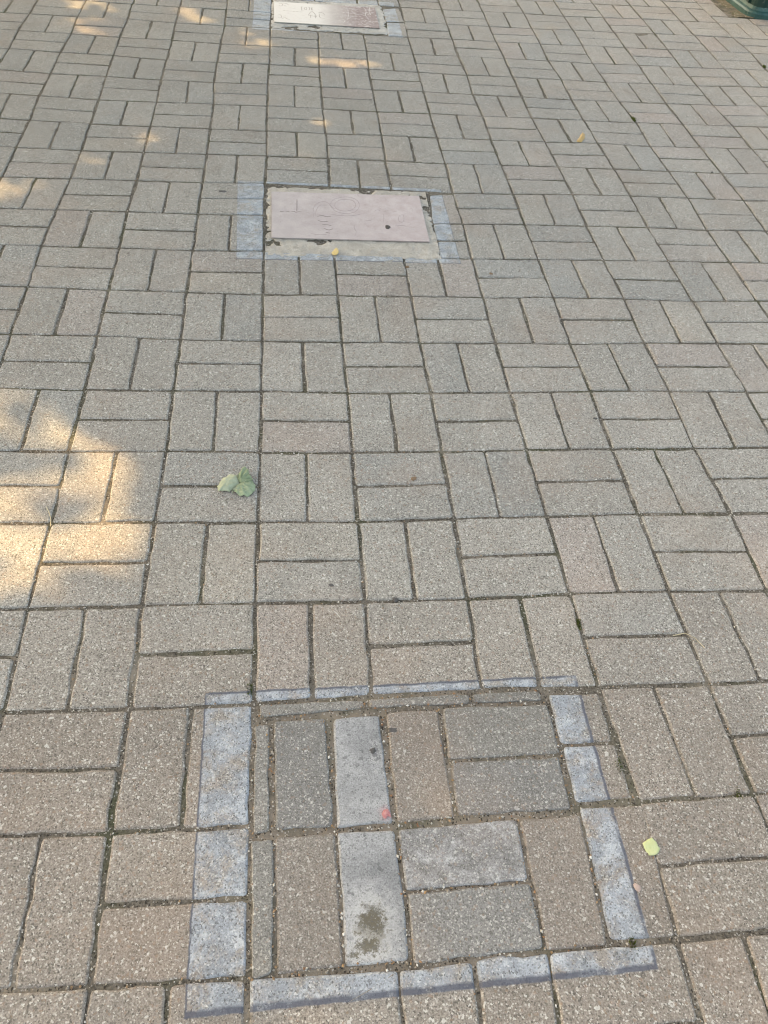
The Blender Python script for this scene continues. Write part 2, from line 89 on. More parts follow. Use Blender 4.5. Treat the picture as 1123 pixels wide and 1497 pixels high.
def ground_z(x, y):
    return 0.0040*noise.noise(Vector((x*0.9, y*0.9, 3.1)))

# ------------------------------------------------------------------ node helpers
class NT:
    def __init__(s, name):
        s.mat = bpy.data.materials.new(name); s.mat.use_nodes = True
        s.t = s.mat.node_tree
        for n in list(s.t.nodes): s.t.nodes.remove(n)
        s.out = s.t.nodes.new('ShaderNodeOutputMaterial')
        s.p = s.t.nodes.new('ShaderNodeBsdfPrincipled')
        s.t.links.new(s.p.outputs[0], s.out.inputs[0])
        s._pos = None
    def put(s, sock, v):
        if hasattr(v, 'is_output'): s.t.links.new(v, sock)
        else:
            if sock.type == 'RGBA' and len(v) == 3: v = (*v, 1)
            sock.default_value = v
    def pos(s):
        if s._pos is None: s._pos = s.t.nodes.new('ShaderNodeNewGeometry').outputs['Position']
        return s._pos
    def noise(s, scale, detail=2, rough=0.5, dist=0, vec=None, out=0):
        n = s.t.nodes.new('ShaderNodeTexNoise'); s.put(n.inputs['Vector'], vec or s.pos())
        n.inputs['Scale'].default_value = scale; n.inputs['Detail'].default_value = detail
        n.inputs['Roughness'].default_value = rough; n.inputs['Distortion'].default_value = dist
        return n.outputs[out]
    def voro(s, scale, out='Color', feature='F1', rand=1.0):
        n = s.t.nodes.new('ShaderNodeTexVoronoi'); s.put(n.inputs['Vector'], s.pos()); n.feature = feature
        n.inputs['Scale'].default_value = scale; n.inputs['Randomness'].default_value = rand
        return n.outputs[out]
    def m(s, op, a, b=0.0, c=None):
        n = s.t.nodes.new('ShaderNodeMath'); n.operation = op
        s.put(n.inputs[0], a); s.put(n.inputs[1], b)
        if c is not None: s.put(n.inputs[2], c)
        return n.outputs[0]
    def ramp(s, v, a, b, lo=0.0, hi=1.0):
        n = s.t.nodes.new('ShaderNodeMapRange'); n.clamp = True
        s.put(n.inputs[0], v); n.inputs[1].default_value = a; n.inputs[2].default_value = b
        n.inputs[3].default_value = lo; n.inputs[4].default_value = hi
        return n.outputs[0]
    def mix(s, f, a, b, blend='MIX'):
        n = s.t.nodes.new('ShaderNodeMix'); n.data_type = 'RGBA'; n.blend_type = blend
        s.put(n.inputs[0], f); s.put(n.inputs[6], a); s.put(n.inputs[7], b)
        return n.outputs[2]
    def gray(s, v):
        n = s.t.nodes.new('ShaderNodeCombineColor')
        for k in range(3): s.put(n.inputs[k], v)
        return n.outputs[0]
    def sep(s, v, k):
        n = s.t.nodes.new('ShaderNodeSeparateXYZ'); s.put(n.inputs[0], v); return n.outputs[k]
    def sepc(s, v, k):
        n = s.t.nodes.new('ShaderNodeSeparateColor'); s.put(n.inputs[0], v); return n.outputs[k]
    def attr(s, name):
        n = s.t.nodes.new('ShaderNodeAttribute'); n.attribute_name = name; return n.outputs['Color']
    def bump(s, h, dist, strength=1.0, normal=None):
        n = s.t.nodes.new('ShaderNodeBump'); n.inputs['Distance'].default_value = dist
        n.inputs['Strength'].default_value = strength; s.put(n.inputs['Height'], h)
        if normal: s.put(n.inputs['Normal'], normal)
        return n.outputs[0]
    def fin(s, col, rough=0.85, normal=None, spec=0.3, metal=0.0):
        s.put(s.p.inputs['Base Color'], col); s.put(s.p.inputs['Roughness'], rough)
        if normal: s.put(s.p.inputs['Normal'], normal)
        s.p.inputs['Specular IOR Level'].default_value = spec; s.put(s.p.inputs['Metallic'], metal)
        return s.mat
    def dist(s, x, y, sx=1.0, sy=1.0):                       # distance in plan to a fixed place
        dx = s.m('MULTIPLY', s.m('SUBTRACT', s.sep(s.pos(), 0), x), sx)
        dy = s.m('MULTIPLY', s.m('SUBTRACT', s.sep(s.pos(), 1), y), sy)
        return s.m('SQRT', s.m('ADD', s.m('MULTIPLY', dx, dx), s.m('MULTIPLY', dy, dy)))

def concrete(nt, base, amount=1.0):
    """speckled, sandy concrete: exposed pale and dark grains over the given colour; returns colour and height"""
    fine = nt.noise(430, 4, 0.7)
    mid = nt.noise(120, 4, 0.65)
    big = nt.noise(6.0, 4, 0.6)
    dirt = nt.noise(2.3, 5, 0.62, 0.4)
    v = nt.m('ADD', nt.ramp(fine, 0.25, 0.75, 0.40, 1.60), nt.ramp(mid, 0.3, 0.7, -0.10, 0.10))
    v = nt.m('MULTIPLY', v, nt.ramp(big, 0.3, 0.7, 0.92, 1.07))
    v = nt.m('MULTIPLY', v, nt.ramp(dirt, 0.35, 0.65, 0.93, 1.05))
    col = nt.mix(1.0, base, nt.gray(v), 'MULTIPLY')
    cell = nt.voro(470, 'Color')
    pale = nt.ramp(nt.sepc(cell, 0), 0.80, 1.0, 0.0, 0.75*amount)
    dark = nt.ramp(nt.sepc(cell, 1), 0.72, 1.0, 0.0, 0.85*amount)
    col = nt.mix(pale, col, (0.56, 0.535, 0.475))
    col = nt.mix(dark, col, (0.080, 0.072, 0.060))
    c2 = nt.voro(290, 'Color')
    col = nt.mix(nt.m('MULTIPLY', nt.m('GREATER_THAN', nt.sepc(c2, 0), 0.982), 0.55*amount), col, (0.64, 0.62, 0.56))
    col = nt.mix(nt.m('MULTIPLY', nt.m('GREATER_THAN', nt.sepc(c2, 2), 0.96), 0.5*amount), col, (0.25, 0.17, 0.12))
    spots = nt.m('GREATER_THAN', nt.sepc(nt.voro(42, 'Color'), 1), 0.94)
    spot = nt.m('MULTIPLY', spots, nt.ramp(nt.voro(42, 'Distance'), 0.06, 0.16, 0.55, 0.0))
    col = nt.mix(spot, col, (0.09, 0.082, 0.07))
    drip = nt.ramp(nt.noise(4.4, 6, 0.7, 0.9), 0.56, 0.72)
    col = nt.mix(nt.m('MULTIPLY', drip, 0.30), col, (0.15, 0.138, 0.118))
    rust = nt.ramp(nt.noise(3.7, 3, 0.6, 0.2), 0.50, 0.68)
    col = nt.mix(nt.m('MULTIPLY', rust, 0.17), col, (0.36, 0.25, 0.18))
    h = nt.m('ADD', nt.m('MULTIPLY', fine, 0.7), nt.m('MULTIPLY', nt.voro(400, 'Distance'), -0.5))
    h = nt.m('ADD', h, nt.m('MULTIPLY', nt.noise(45, 3), 0.8))
    return col, h

def brick_material():
    nt = NT('paver_concrete')
    col, h = concrete(nt, nt.attr('tint'))
    return nt.fin(col, 0.88, nt.bump(h, 0.0012, 0.8), 0.25)

def patch_material(name, blotch=False):
    nt = NT(name)
    col, h = concrete(nt, nt.attr('tint'), 0.7)
    if blotch:
        f = nt.m('MULTIPLY', nt.ramp(nt.noise(16, 6, 0.75, 0.8), 0.44, 0.64), nt.ramp(nt.noise(300, 4, 0.7), 0.35, 0.6))
        col = nt.mix(nt.m('MULTIPLY', f, 0.85), col, (0.50, 0.50, 0.49))
    return nt.fin(col, 0.86, nt.bump(h, 0.0012, 0.8), 0.25)

def cement_material():
    nt = NT('smooth_cement')
    big = nt.noise(11, 5, 0.6, 0.4); fine = nt.noise(420, 2)
    col = nt.mix(nt.ramp(big, 0.32, 0.68), (0.19, 0.193, 0.192), (0.375, 0.375, 0.366))
    col = nt.mix(1.0, col, nt.gray(nt.ramp(fine, 0.3, 0.7, 0.74, 1.22)), 'MULTIPLY')
    pits = nt.m('GREATER_THAN', nt.m('ADD', nt.sepc(nt.voro(210, 'Color'), 0), nt.m('MULTIPLY', nt.m('SUBTRACT', nt.noise(300, 3), .5), .12)), 0.972)
    col = nt.mix(nt.m('MULTIPLY', pits, 0.6), col, (0.10, 0.10, 0.10))
    w = nt.m('MULTIPLY', nt.m('SUBTRACT', nt.noise(95, 6, 0.78), 0.5), 0.10)
    for k, (r, cc, st, sx, sy) in enumerate([(0.030, (0.085, 0.070, 0.040), 0.9, 1.2, 0.85), (0.018, (0.095, 0.080, 0.048), 0.85, 0.9, 1.3), (0, 0, 0, 0, 0), (0, 0, 0, 0, 0), (0.008, (0.08, 0.08, 0.085), 0.75, 1.6, 0.7)]):
        if r == 0: continue
        d = nt.m('ADD', nt.dist(*STAIN[k], sx, sy), w)
        halo = nt.ramp(d, r*1.0, r*1.9, 0.45, 0.0)
        col = nt.mix(halo, col, (0.52, 0.51, 0.48))
        col = nt.mix(nt.ramp(d, r*0.55, r*1.05, st, 0.0), col, cc)
    rd = RED[0]
    d = nt.m('ADD', nt.dist(rd[0]+.006, rd[1]+.002), nt.m('MULTIPLY', nt.m('SUBTRACT', nt.noise(150, 3), .5), .012))
    col = nt.mix(nt.ramp(d, 0.005, 0.014, 0.35, 0), col, (0.5, 0.2, 0.22))
    col = nt.mix(nt.ramp(nt.noise(55, 6, 0.75, 0.5), 0.52, 0.68, 0, 0.6), col, (0.15, 0.15, 0.145))
    col = nt.mix(nt.ramp(nt.sepc(nt.voro(470), 1), 0.80, 1.0, 0, 0.6), col, (0.09, 0.09, 0.088))
    h = nt.m('ADD', nt.m('MULTIPLY', fine, 0.6), nt.m('MULTIPLY', big, 1.0))
    return nt.fin(col, 0.75, nt.bump(h, 0.0012, 0.6), 0.3)

def paint_material(k, quad, colour, dark_w, wear):
    nt = NT('worn_blue_grey_paint')
    base, h = concrete(nt, nt.attr('tint'))
    d = None
    for a in range(4):
        p, q = Vector(quad[a]), Vector(quad[(a+1) % 4])
        e = (q-p).normalized(); n = Vector((e.y, -e.x))            # quads run clockwise: inside is on this side
        dd = nt.m('ADD', nt.m('MULTIPLY', nt.sep(nt.pos(), 0), n.x), nt.m('MULTIPLY', nt.sep(nt.pos(), 1), n.y))
        dd = nt.m('SUBTRACT', dd, n.dot(p))
        dd = nt.m('ADD', dd, nt.m('MULTIPLY', nt.m('SUBTRACT', nt.noise(38, 3), 0.5), 0.006))
        d = dd if d is None else nt.m('MINIMUM', d, dd)
        dn = nt.m('DIVIDE', dd, dark_w*(0.75, 0.85, 1.3, 0.55)[a])
        dnm = dn if a == 0 else nt.m('MINIMUM', dnm, dn)
    fine = nt.noise(430, 4, 0.7)
    pc = nt.mix(nt.ramp(nt.noise(14, 5, 0.68), 0.38, 0.62), colour, tuple(min(1, c*1.35+0.02) for c in colour))
    pc = nt.mix(nt.ramp(nt.noise(37, 5, 0.72), 0.50, 0.62, 0, 0.75), pc, (0.48, 0.505, 0.52))
    pc = nt.mix(1.0, pc, nt.gray(nt.ramp(fine, 0.27, 0.73, 0.62, 1.32)), 'MULTIPLY')
    g = nt.voro(470, 'Color')
    pc = nt.mix(nt.ramp(nt.sepc(g, 0), 0.86, 1.0, 0.0, 0.55), pc, (0.55, 0.55, 0.54))
    pc = nt.mix(nt.ramp(nt.sepc(g, 1), 0.74, 1.0, 0.0, 0.8), pc, (0.085, 0.085, 0.085))
    w = nt.ramp(nt.m('ADD', nt.m('MULTIPLY', nt.noise(21, 6, 0.72, 0.6), 0.74), nt.m('MULTIPLY', fine, 0.26)), wear-0.06, wear+0.06, 0.94, 0.10)
    col = nt.mix(w, base, pc)
    edge = nt.m('MULTIPLY', nt.ramp(dnm, 0.75, 1.15, 0.85, 0.0), nt.ramp(nt.m('ADD', nt.m('MULTIPLY', nt.noise(15, 4, 0.65), 0.7), nt.m('MULTIPLY', fine, 0.3)), 0.36, 0.46))
    col = nt.mix(edge, col, (0.066, 0.072, 0.094))
    out = nt.ramp(d, 0.0005, 0.0025, 0.0, 1.0)
    col = nt.mix(out, base, col)
    return nt.fin(col, 0.8, nt.bump(h, 0.0009, 0.6), 0.3)

def sand_material():
    nt = NT('joint_sand')
    c = nt.mix(nt.ramp(nt.noise(260, 3), 0.3, 0.7), (0.064, 0.056, 0.044), (0.185, 0.162, 0.130))
    c = nt.mix(nt.ramp(nt.noise(6, 4, 0.6), 0.50, 0.66, 0, 0.55), c, (0.055, 0.066, 0.026))
    c = nt.mix(nt.ramp(nt.noise(9, 4, 0.65), 0.50, 0.70, 0, 0.85), c, (0.255, 0.220, 0.175))
    dust = nt.ramp(nt.dist(0.27, -1.43, 0.85, 1.1), 0.22, 0.34, 1.0, 0.0)
    c = nt.mix(nt.m('MULTIPLY', dust, nt.ramp(nt.noise(30, 4), 0.38, 0.6, 0.15, 0.8)), c, (0.245, 0.205, 0.16))
    g = nt.voro(420)
    c = nt.mix(nt.m('MULTIPLY', nt.m('GREATER_THAN', nt.sepc(g, 0), 0.93), 0.7), c, (0.42, 0.39, 0.34))
    c = nt.mix(nt.m('MULTIPLY', nt.m('GREATER_THAN', nt.sepc(g, 1), 0.93), 0.8), c, (0.03, 0.025, 0.02))
    return nt.fin(c, 0.95, nt.bump(nt.m('ADD', nt.noise(300, 3), nt.noise(70, 3)), 0.004, 0.8), 0.1)

def mortar_material(name, a, b):
    nt = NT(name)
    c = nt.mix(nt.ramp(nt.noise(18, 5, 0.65, 0.3), 0.35, 0.65), a, b)
    c = nt.mix(1.0, c, nt.gray(nt.ramp(nt.noise(380, 3), 0.3, 0.7, 0.72, 1.2)), 'MULTIPLY')
    c = nt.mix(nt.ramp(nt.noise(34, 5, 0.7, 0.6), 0.55, 0.66, 0, 0.7), c, (0.25, 0.235, 0.20))
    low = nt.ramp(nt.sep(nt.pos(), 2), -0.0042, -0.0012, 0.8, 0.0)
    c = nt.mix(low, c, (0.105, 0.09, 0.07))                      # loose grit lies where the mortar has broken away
    return nt.fin(c, 0.9, nt.bump(nt.noise(160, 4, 0.65), 0.002, 0.7), 0.2)

def tinted(name, rough=0.8, bscale=300, bd=0.0006):
    nt = NT(name)
    v = nt.gray(nt.ramp(nt.noise(bscale, 3), 0.3, 0.7, 0.75, 1.2))
    return nt.fin(nt.mix(1.0, nt.attr('tint'), v, 'MULTIPLY'), rough, nt.bump(nt.noise(bscale, 3), bd, 0.6), 0.25)

def plain(name, a, b, scale, rough=0.7, bd=0.0005, spec=0.3):
    nt = NT(name)
    n = nt.noise(scale, 4, 0.6)
    return nt.fin(nt.mix(nt.ramp(n, 0.3, 0.7), a, b), rough, nt.bump(n, bd, 0.6), spec)

M_BRICK = brick_material()
M_PATCH = patch_material('worn_patch_paver'); M_BLOTCH = patch_material('lime_streaked_paver', True)
M_CEMENT = cement_material()
M_SAND = sand_material()
M_TINT = tinted('grit')

# ------------------------------------------------------------------ object helpers
def link(name, me, parent=None, mat=None, **props):
    o = bpy.data.objects.new(name, me); COL.objects.link(o)
    if parent is not None: o.parent = parent
    if mat is not None and me is not None:
        me.materials.clear(); me.materials.append(mat)
    for k, v in props.items(): o[k] = v
    return o

def mesh(name, verts, faces, tint=None, smooth=False):
    me = bpy.data.meshes.new(name); me.from_pydata([tuple(v) for v in verts], [], faces)
    if tint is not None:
        at = me.attributes.new('tint', 'FLOAT_COLOR', 'POINT')
        arr = np.ones((len(verts), 4), np.float32)
        arr[:, :3] = np.asarray(tint, np.float32)
        at.data.foreach_set('color', arr.ravel())
    if smooth: me.polygons.foreach_set('use_smooth', [True]*len(me.polygons))
    me.update(); return me

def group_thing(name, loc, label, category, group=None):
    o = bpy.data.objects.new(name, None); COL.objects.link(o); o.location = loc
    o.empty_display_size = 0.05
    o['label'] = label; o['category'] = category
    if group: o['group'] = group
    return o

def keep(o, parent):
    """parent without moving the mesh, whose vertices are in world metres"""
    o.parent = parent; o.matrix_parent_inverse = Matrix.Translation(-Vector(parent.location))

# ------------------------------------------------------------------ pavers
def line_x(p, d, q, e):
    c = d.x*e.y-d.y*e.x
    t = ((q.x-p.x)*e.y-(q.y-p.y)*e.x)/c
    return p+d*t

def paver(quad, rg, hi=True, gap=None, cham=None, zoff=0.0, chip=0.18):
    """one paver: quad = joint-centre corners BL BR TR TL; returns verts, faces"""
    g = [(rg.uniform(0.0021, 0.0040) if gap is None else gap*rg.uniform(0.7, 1.3)) for _ in range(4)]
    ca = cham if cham else rg.uniform(0.0028, 0.0040)
    if hi and gap is None:                                      # hand-laid: each a touch askew
        mc = sum(quad, Vector((0, 0)))/4; th = rg.gauss(0, 0.0055); sl = Vector((rg.gauss(0, .0006), rg.gauss(0, .0006)))
        quad = [mc+sl+Vector(((p-mc).x-(p-mc).y*th, (p-mc).y+(p-mc).x*th)) for p in quad]
    pts = []
    for k in range(4):
        a, b = quad[k], quad[(k+1) % 4]
        d = (b-a).normalized(); n = Vector((-d.y, d.x))
        pts.append((a+n*g[k], d, n))
    cor = [line_x(pts[k-1][0], pts[k-1][1], pts[k][0], pts[k][1]) for k in range(4)]
    per, nor = [], []
    for k in range(4):
        a, b = cor[k], cor[(k+1) % 4]; d, n = pts[k][1], pts[k][2]; L = (b-a).length
        r = min(rg.uniform(0.003, 0.007), L*0.2)
        pn = (n+pts[k-1][2]).normalized()
        m = max(2, int(L/0.028)) if hi else 1
        if hi:
            per.append(a+pn*r*0.42); nor.append(pn)
        for s in range(m+1):
            t = (r+(L-2*r)*s/m)
            q = a+d*t
            if hi and 0 < s < m: q = q+n*rg.gauss(0, 0.0011)
            per.append(q); nor.append((n*0.8+pn*0.2).normalized() if s == 0 else n)
    N = len(per); c = sum(per, Vector((0, 0)))/N
    z0 = ground_z(c.x, c.y)+max(-.0008, rg.gauss(0, 0.0005))+zoff
    e_ = 0.05
    tx = rg.gauss(0, 0.005)+(ground_z(c.x+e_, c.y)-ground_z(c.x-e_, c.y))/(2*e_)
    ty = rg.gauss(0, 0.005)+(ground_z(c.x, c.y+e_)-ground_z(c.x, c.y-e_))/(2*e_)
    top = lambda p: z0+(p.x-c.x)*tx+(p.y-c.y)*ty
    cs = [ca*(rg.uniform(0.85, 1.2) if hi else 1) for _ in range(N)]
    if hi and rg.random() < chip*2:
        for _ in range(rg.choice((1, 1, 2))):
            k = rg.randrange(N); cs[k] *= rg.uniform(1.3, 1.8)
    V, Fc = [], []
    rings = [(0, -0.045), (0, -1.0), (0.42, -0.36), (1.0, 0)] if hi else [(0, -0.045), (0, -0.9), (1.0, 0)]
    for (o, dz) in rings:
        for k in range(N):
            p = per[k]+nor[k]*cs[k]*o
            V.append((p.x, p.y, top(p)+(dz if dz == -0.045 else dz*cs[k]*0.8)))
    V.append((c.x, c.y, z0)); ci = len(V)-1
    R = len(rings)
    for r in range(R-1):
        for k in range(N):
            k2 = (k+1) % N
            Fc.append((r*N+k, r*N+k2, (r+1)*N+k2, (r+1)*N+k))
    for k in range(N): Fc.append(((R-1)*N+k, (R-1)*N+(k+1) % N, ci))
    return V, Fc

def paver_tint(x, y, rg):
    base = Vector((0.302, 0.283, 0.247))
    near = min(1.0, max(0.0, (-0.95-y)/0.35))               # the bricks nearest the viewer are a browner batch
    base = base.lerp(Vector((0.235, 0.203, 0.170)), near*0.9)
    r = rg.random()
    pk = 0.06+0.16*min(1, max(0, (x-0.9)/0.8))
    if r < pk: base = base.lerp(Vector((0.325, 0.272, 0.238)), rg.uniform(0.15, 0.55))
    elif r < pk+0.15: base = base.lerp(Vector((0.275, 0.268, 0.242)), rg.uniform(0.3, 1)*(1-.85*near))
    elif r < pk+0.25: base = base.lerp(Vector((0.315, 0.288, 0.242)), rg.uniform(0.2, 0.7)*(1-.7*near))
    return tuple(base*rg.uniform(0.95, 1.045))

sand_v, sand_f = [], []
def sheet(x0, x1, y0, y1, st, zf):
    nx, ny = int((x1-x0)/st)+1, int((y1-y0)/st)+1
    V = [(x0+a*st, y0+b*st, zf(x0+a*st, y0+b*st)) for b in range(ny) for a in range(nx)]
    Fc = [(b*nx+a, b*nx+a+1, (b+1)*nx+a+1, (b+1)*nx+a) for b in range(ny-1) for a in range(nx-1)]
    return V, Fc
def sand_z(x, y):
    return -0.0029+0.0010*min(1.0, max(0.0, (y+0.2)/1.2))+ground_z(x, y)+0.0005*noise.noise(Vector((x*22, y*22, 1.7)))+0.0004*noise.noise(Vector((x*60, y*60, 4)))

V, Fc = sheet(-2.75, 4.12, -3.12, 4.97, 0.024, sand_z)
pavement = link('pavement', mesh('pavement', V, Fc, smooth=True), mat=M_SAND, kind='structure')

# the ground beyond the paving, out to the horizon
nt = NT('dry_ground')
gc = nt.mix(nt.ramp(nt.noise(3.0, 6, 0.7), 0.35, 0.65), (0.075, 0.085, 0.035), (0.17, 0.135, 0.09))
nt.fin(gc, 0.95, nt.bump(nt.noise(40, 5, 0.7), 0.02, 0.7), 0.1)
link('ground', mesh('ground', [(-900, -900, -0.06), (900, -900, -0.06), (900, 900, -0.06), (-900, 900, -0.06)], [(0, 1, 2, 3)]), mat=nt.mat, kind='structure')

HOLES = {(i, j) for i in (0, 1, 2) for j in (-8, -7, 1, 2, 10, 11)}
cells = []                                                    # (quad BL BR TR TL)
for i in range(-13, 20):
    for j in range(-15, 24):
        if (i, j) in HOLES: continue
        if i >= 11 and j >= 12: continue   # bare soil corner beside the bin
        a, b, c, d = gv(i, j), gv(i+1, j), gv(i+1, j+1), gv(i, j+1)
        if (i+j) % 2:                                          # two bricks lying across
            l, r = (a+d)/2, (b+c)/2
            sh = Vector((0, rnd.gauss(0, 0.0012)))
            cells += [[a, b, r+sh, l+sh], [l+sh, r+sh, c, d]]
        else:                                                  # two bricks lying lengthwise
            l, r = (a+b)/2, (d+c)/2
            sh = Vector((rnd.gauss(0, 0.0012), 0))
            cells += [[a, l+sh, r+sh, d], [l+sh, b, c, r+sh]]
for i in range(10, 19):                                        # soldier course along the soil corner
    if i >= 11:
        a, b = gv(i, 12), gv(i+1, 12); u = Vector((0, 0.1))
        cells.append([a, b, b+u, a+u])
a, b = gv(11, 12), gv(12, 12)
m_ = a.lerp(b, 0.5); u1, u2 = Vector((0, 0.102)), Vector((0, 0.102+CELL))
cells.append([a+u1, m_+u1, m_+u2, a+u2])
for j in range(13, 23):
    a, b = gv(11, j)+u1, gv(12, j)+u1
    cells.append([a, a.lerp(b, .5), a.lerp(b, .5)+Vector((0, CELL)), a+Vector((0, CELL))])
for q in EDGE_BRICKS:
    tl, tr, br, bl = [Vector(p) for p in q]
    cells.append([bl, br, tr, tl])

def to_px(p):
    d = Vector((p.x, p.y, 0))-Vector(CAM_POS); w = d.dot(F_)
    if w < 0.05: return None
    f = LENS/24*1024
    return (384+f*d.dot(R_)/w, 512-f*d.dot(U_)/w)
def seen_area(q):
    P = [to_px(p) for p in q]
    if any(p is None for p in P): return 0
    P = [(min(768, max(0, x)), min(1024, max(0, y))) for x, y in P]
    return abs(sum(P[k][0]*P[(k+1) % 4][1]-P[(k+1) % 4][0]*P[k][1] for k in range(4)))/2
order = sorted(range(len(cells)), key=lambda k: -seen_area(cells[k]))
single = order[:300]; rest = order[300:]

def inside_frame(q):
    """index of the painted frame that covers some of this brick, or None"""
    c = sum(q, Vector((0, 0)))/4
    for k, fr in enumerate(FRAMES):
        x0 = min(p[0] for p in fr)-0.10; x1 = max(p[0] for p in fr)+0.10
        y0 = min(p[1] for p in fr)-0.10; y1 = max(p[1] for p in fr)+0.10
        if x0 < c.x < x1 and y0 < c.y < y1: return k
    return None
painted = []                                                   # (frame, verts, faces, tint)
for k in single:
    q = cells[k]; c = sum(q, Vector((0, 0)))/4
    rg = random.Random(k*7+3)
    V, Fc = paver(q, rg, hi=True)
    t = paver_tint(c.x, c.y, rg)
    if (c-Vector((1.64, 1.97))).length < 0.02: pass
    link('brick', mesh('brick', V, Fc, t), pavement, M_BRICK)
    fr = inside_frame(q)
    if fr is not None: painted.append((fr, V, Fc, t))
RV, RF, RT = [], [], []
for k in rest:
    q = cells[k]; c = sum(q, Vector((0, 0)))/4
    rg = random.Random(k*7+3)
    V, Fc = paver(q, rg, hi=seen_area(q) > 60)
    t = paver_tint(c.x, c.y, rg)
    fr = inside_frame(q)
    if fr is not None: painted.append((fr, V, Fc, t))
    n = len(RV); RV += V; RF += [tuple(a+n for a in f) for f in Fc]; RT += [t]*len(V)
link('brick_course', mesh('brick_course', RV, RF, RT), pavement, M_BRICK, kind='stuff')

# ------------------------------------------------------------------ the brick filled opening
patch = group_thing('brick_patch', (0.26, -1.44, 0), 'patch of mismatched grey and brown bricks filling the nearest blue painted frame', 'patch')
PT = {'strip': (0.205, 0.196, 0.176), 'grey': (0.200, 0.194, 0.180), 'grey2': (0.222, 0.212, 0.190), 'brown': (0.228, 0.198, 0.168),
      'brown2': (0.222, 0.196, 0.168), 'blotch': (0.205, 0.200, 0.192), 'cement': (0.3, 0.3, 0.3), 'cement2': (0.3, 0.3, 0.3)}
PL = {'cement': 'smooth pale grey cement brick with dark spots', 'cement2': 'smooth pale grey cement brick with a brown stain', 'blotch': 'dark grey brick with whitish lime streaks'}
for n_, (kd, q) in enumerate(PATCH_BRICKS):
    tl, tr, br, bl = [Vector(p) for p in q]
    rg = random.Random(900+n_)
    V, Fc = paver([bl, br, tr, tl], rg, True, gap=0.0016, cham=0.0030 if kd != 'strip' else 0.0022, zoff=0.0008, chip=0.3)
    s = rg.uniform(0.93, 1.07)
    o = link('brick_strip' if kd == 'strip' else 'brick', mesh('brick', V, Fc, tuple(c*s for c in PT[kd])), None,
             M_CEMENT if kd.startswith('cement') else (M_BLOTCH if kd == 'blotch' else M_PATCH))
    keep(o, patch)
    if kd in PL: o['label'] = PL[kd]

# ------------------------------------------------------------------ painted frames
FL = ['blue grey painted frame around the nearest brick filled patch', 'blue grey painted frame around the pinkish plaque in the middle',
      'pale blue painted frame around the shiny plaque at the far end']
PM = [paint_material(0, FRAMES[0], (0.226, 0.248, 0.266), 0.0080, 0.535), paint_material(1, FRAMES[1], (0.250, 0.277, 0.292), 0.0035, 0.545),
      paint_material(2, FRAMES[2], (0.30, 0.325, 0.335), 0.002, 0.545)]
frame_root = []
for k in range(3):
    q = FRAMES[k]
    frame_root.append(group_thing('painted_frame', (sum(p[0] for p in q)/4, sum(p[1] for p in q)/4, 0), FL[k], 'painted frame', 'painted frames on the paving'))
for fr, V, Fc, t in painted:
    q = FRAMES[fr]
    bm = bmesh.new()
    vs_ = [bm.verts.new(v) for v in V]
    zt = max(v[2] for v in V)
    for f in Fc:
        if min(V[a][2] for a in f) < zt-0.012: continue         # only the top and its worn edge carry paint
        bm.faces.new([vs_[a] for a in f])
    for a in range(4):
        p, r = Vector(q[a]), Vector(q[(a+1) % 4]); e = (r-p).normalized(); n = Vector((e.y, -e.x))
        geom = bm.verts[:]+bm.edges[:]+bm.faces[:]
        bmesh.ops.bisect_plane(bm, geom=geom, plane_co=(p.x, p.y, 0), plane_no=(-n.x, -n.y, 0), clear_outer=True)
    bmesh.ops.delete(bm, geom=[v for v in bm.verts if not v.link_faces], context='VERTS')
    if len(bm.faces) and sum(f.calc_area() for f in bm.faces) > 2e-4:
        bm.normal_update()
        for v in bm.verts: v.co += v.normal*0.0004
        me = bpy.data.meshes.new('paint'); bm.to_mesh(me)
        at = me.attributes.new('tint', 'FLOAT_COLOR', 'POINT')
        at.data.foreach_set('color', [x for _ in range(len(me.vertices)) for x in (*t, 1)])
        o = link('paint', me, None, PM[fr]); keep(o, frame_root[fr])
    bm.free()

# ------------------------------------------------------------------ plaques in mortar
def stroke_mesh(strokes, w, z, tint=None, thick=0.0006):
    V, Fc = [], []
    for s in strokes:
        p = [Vector(a) for a in s]
        if len(p) > 2:                                          # round the corners once
            r = [p[0]]
            for a, b in zip(p[:-1], p[1:]): r += [a.lerp(b, .25), a.lerp(b, .75)]
            p = r+[p[-1]]
        n0 = len(V)
        for k, a in enumerate(p):
            d = (p[min(k+1, len(p)-1)]-p[max(k-1, 0)])
            d = d.normalized() if d.length > 1e-6 else Vector((1, 0))
            n = Vector((-d.y, d.x)); ww = w*(0.55+0.45*math.sin(math.pi*min(1, max(0, (k+.5)/len(p)))))
            for s_, zz in ((-1, z-0.001), (-0.6, z+thick), (0.6, z+thick), (1, z-0.001)):
                V.append((a.x+n.x*ww*s_*.5, a.y+n.y*ww*s_*.5, zz))
        for k in range(len(p)-1):
            for c in range(3):
                Fc.append((n0+k*4+c, n0+k*4+c+1, n0+k*4+5+c, n0+k*4+4+c))
    return V, Fc

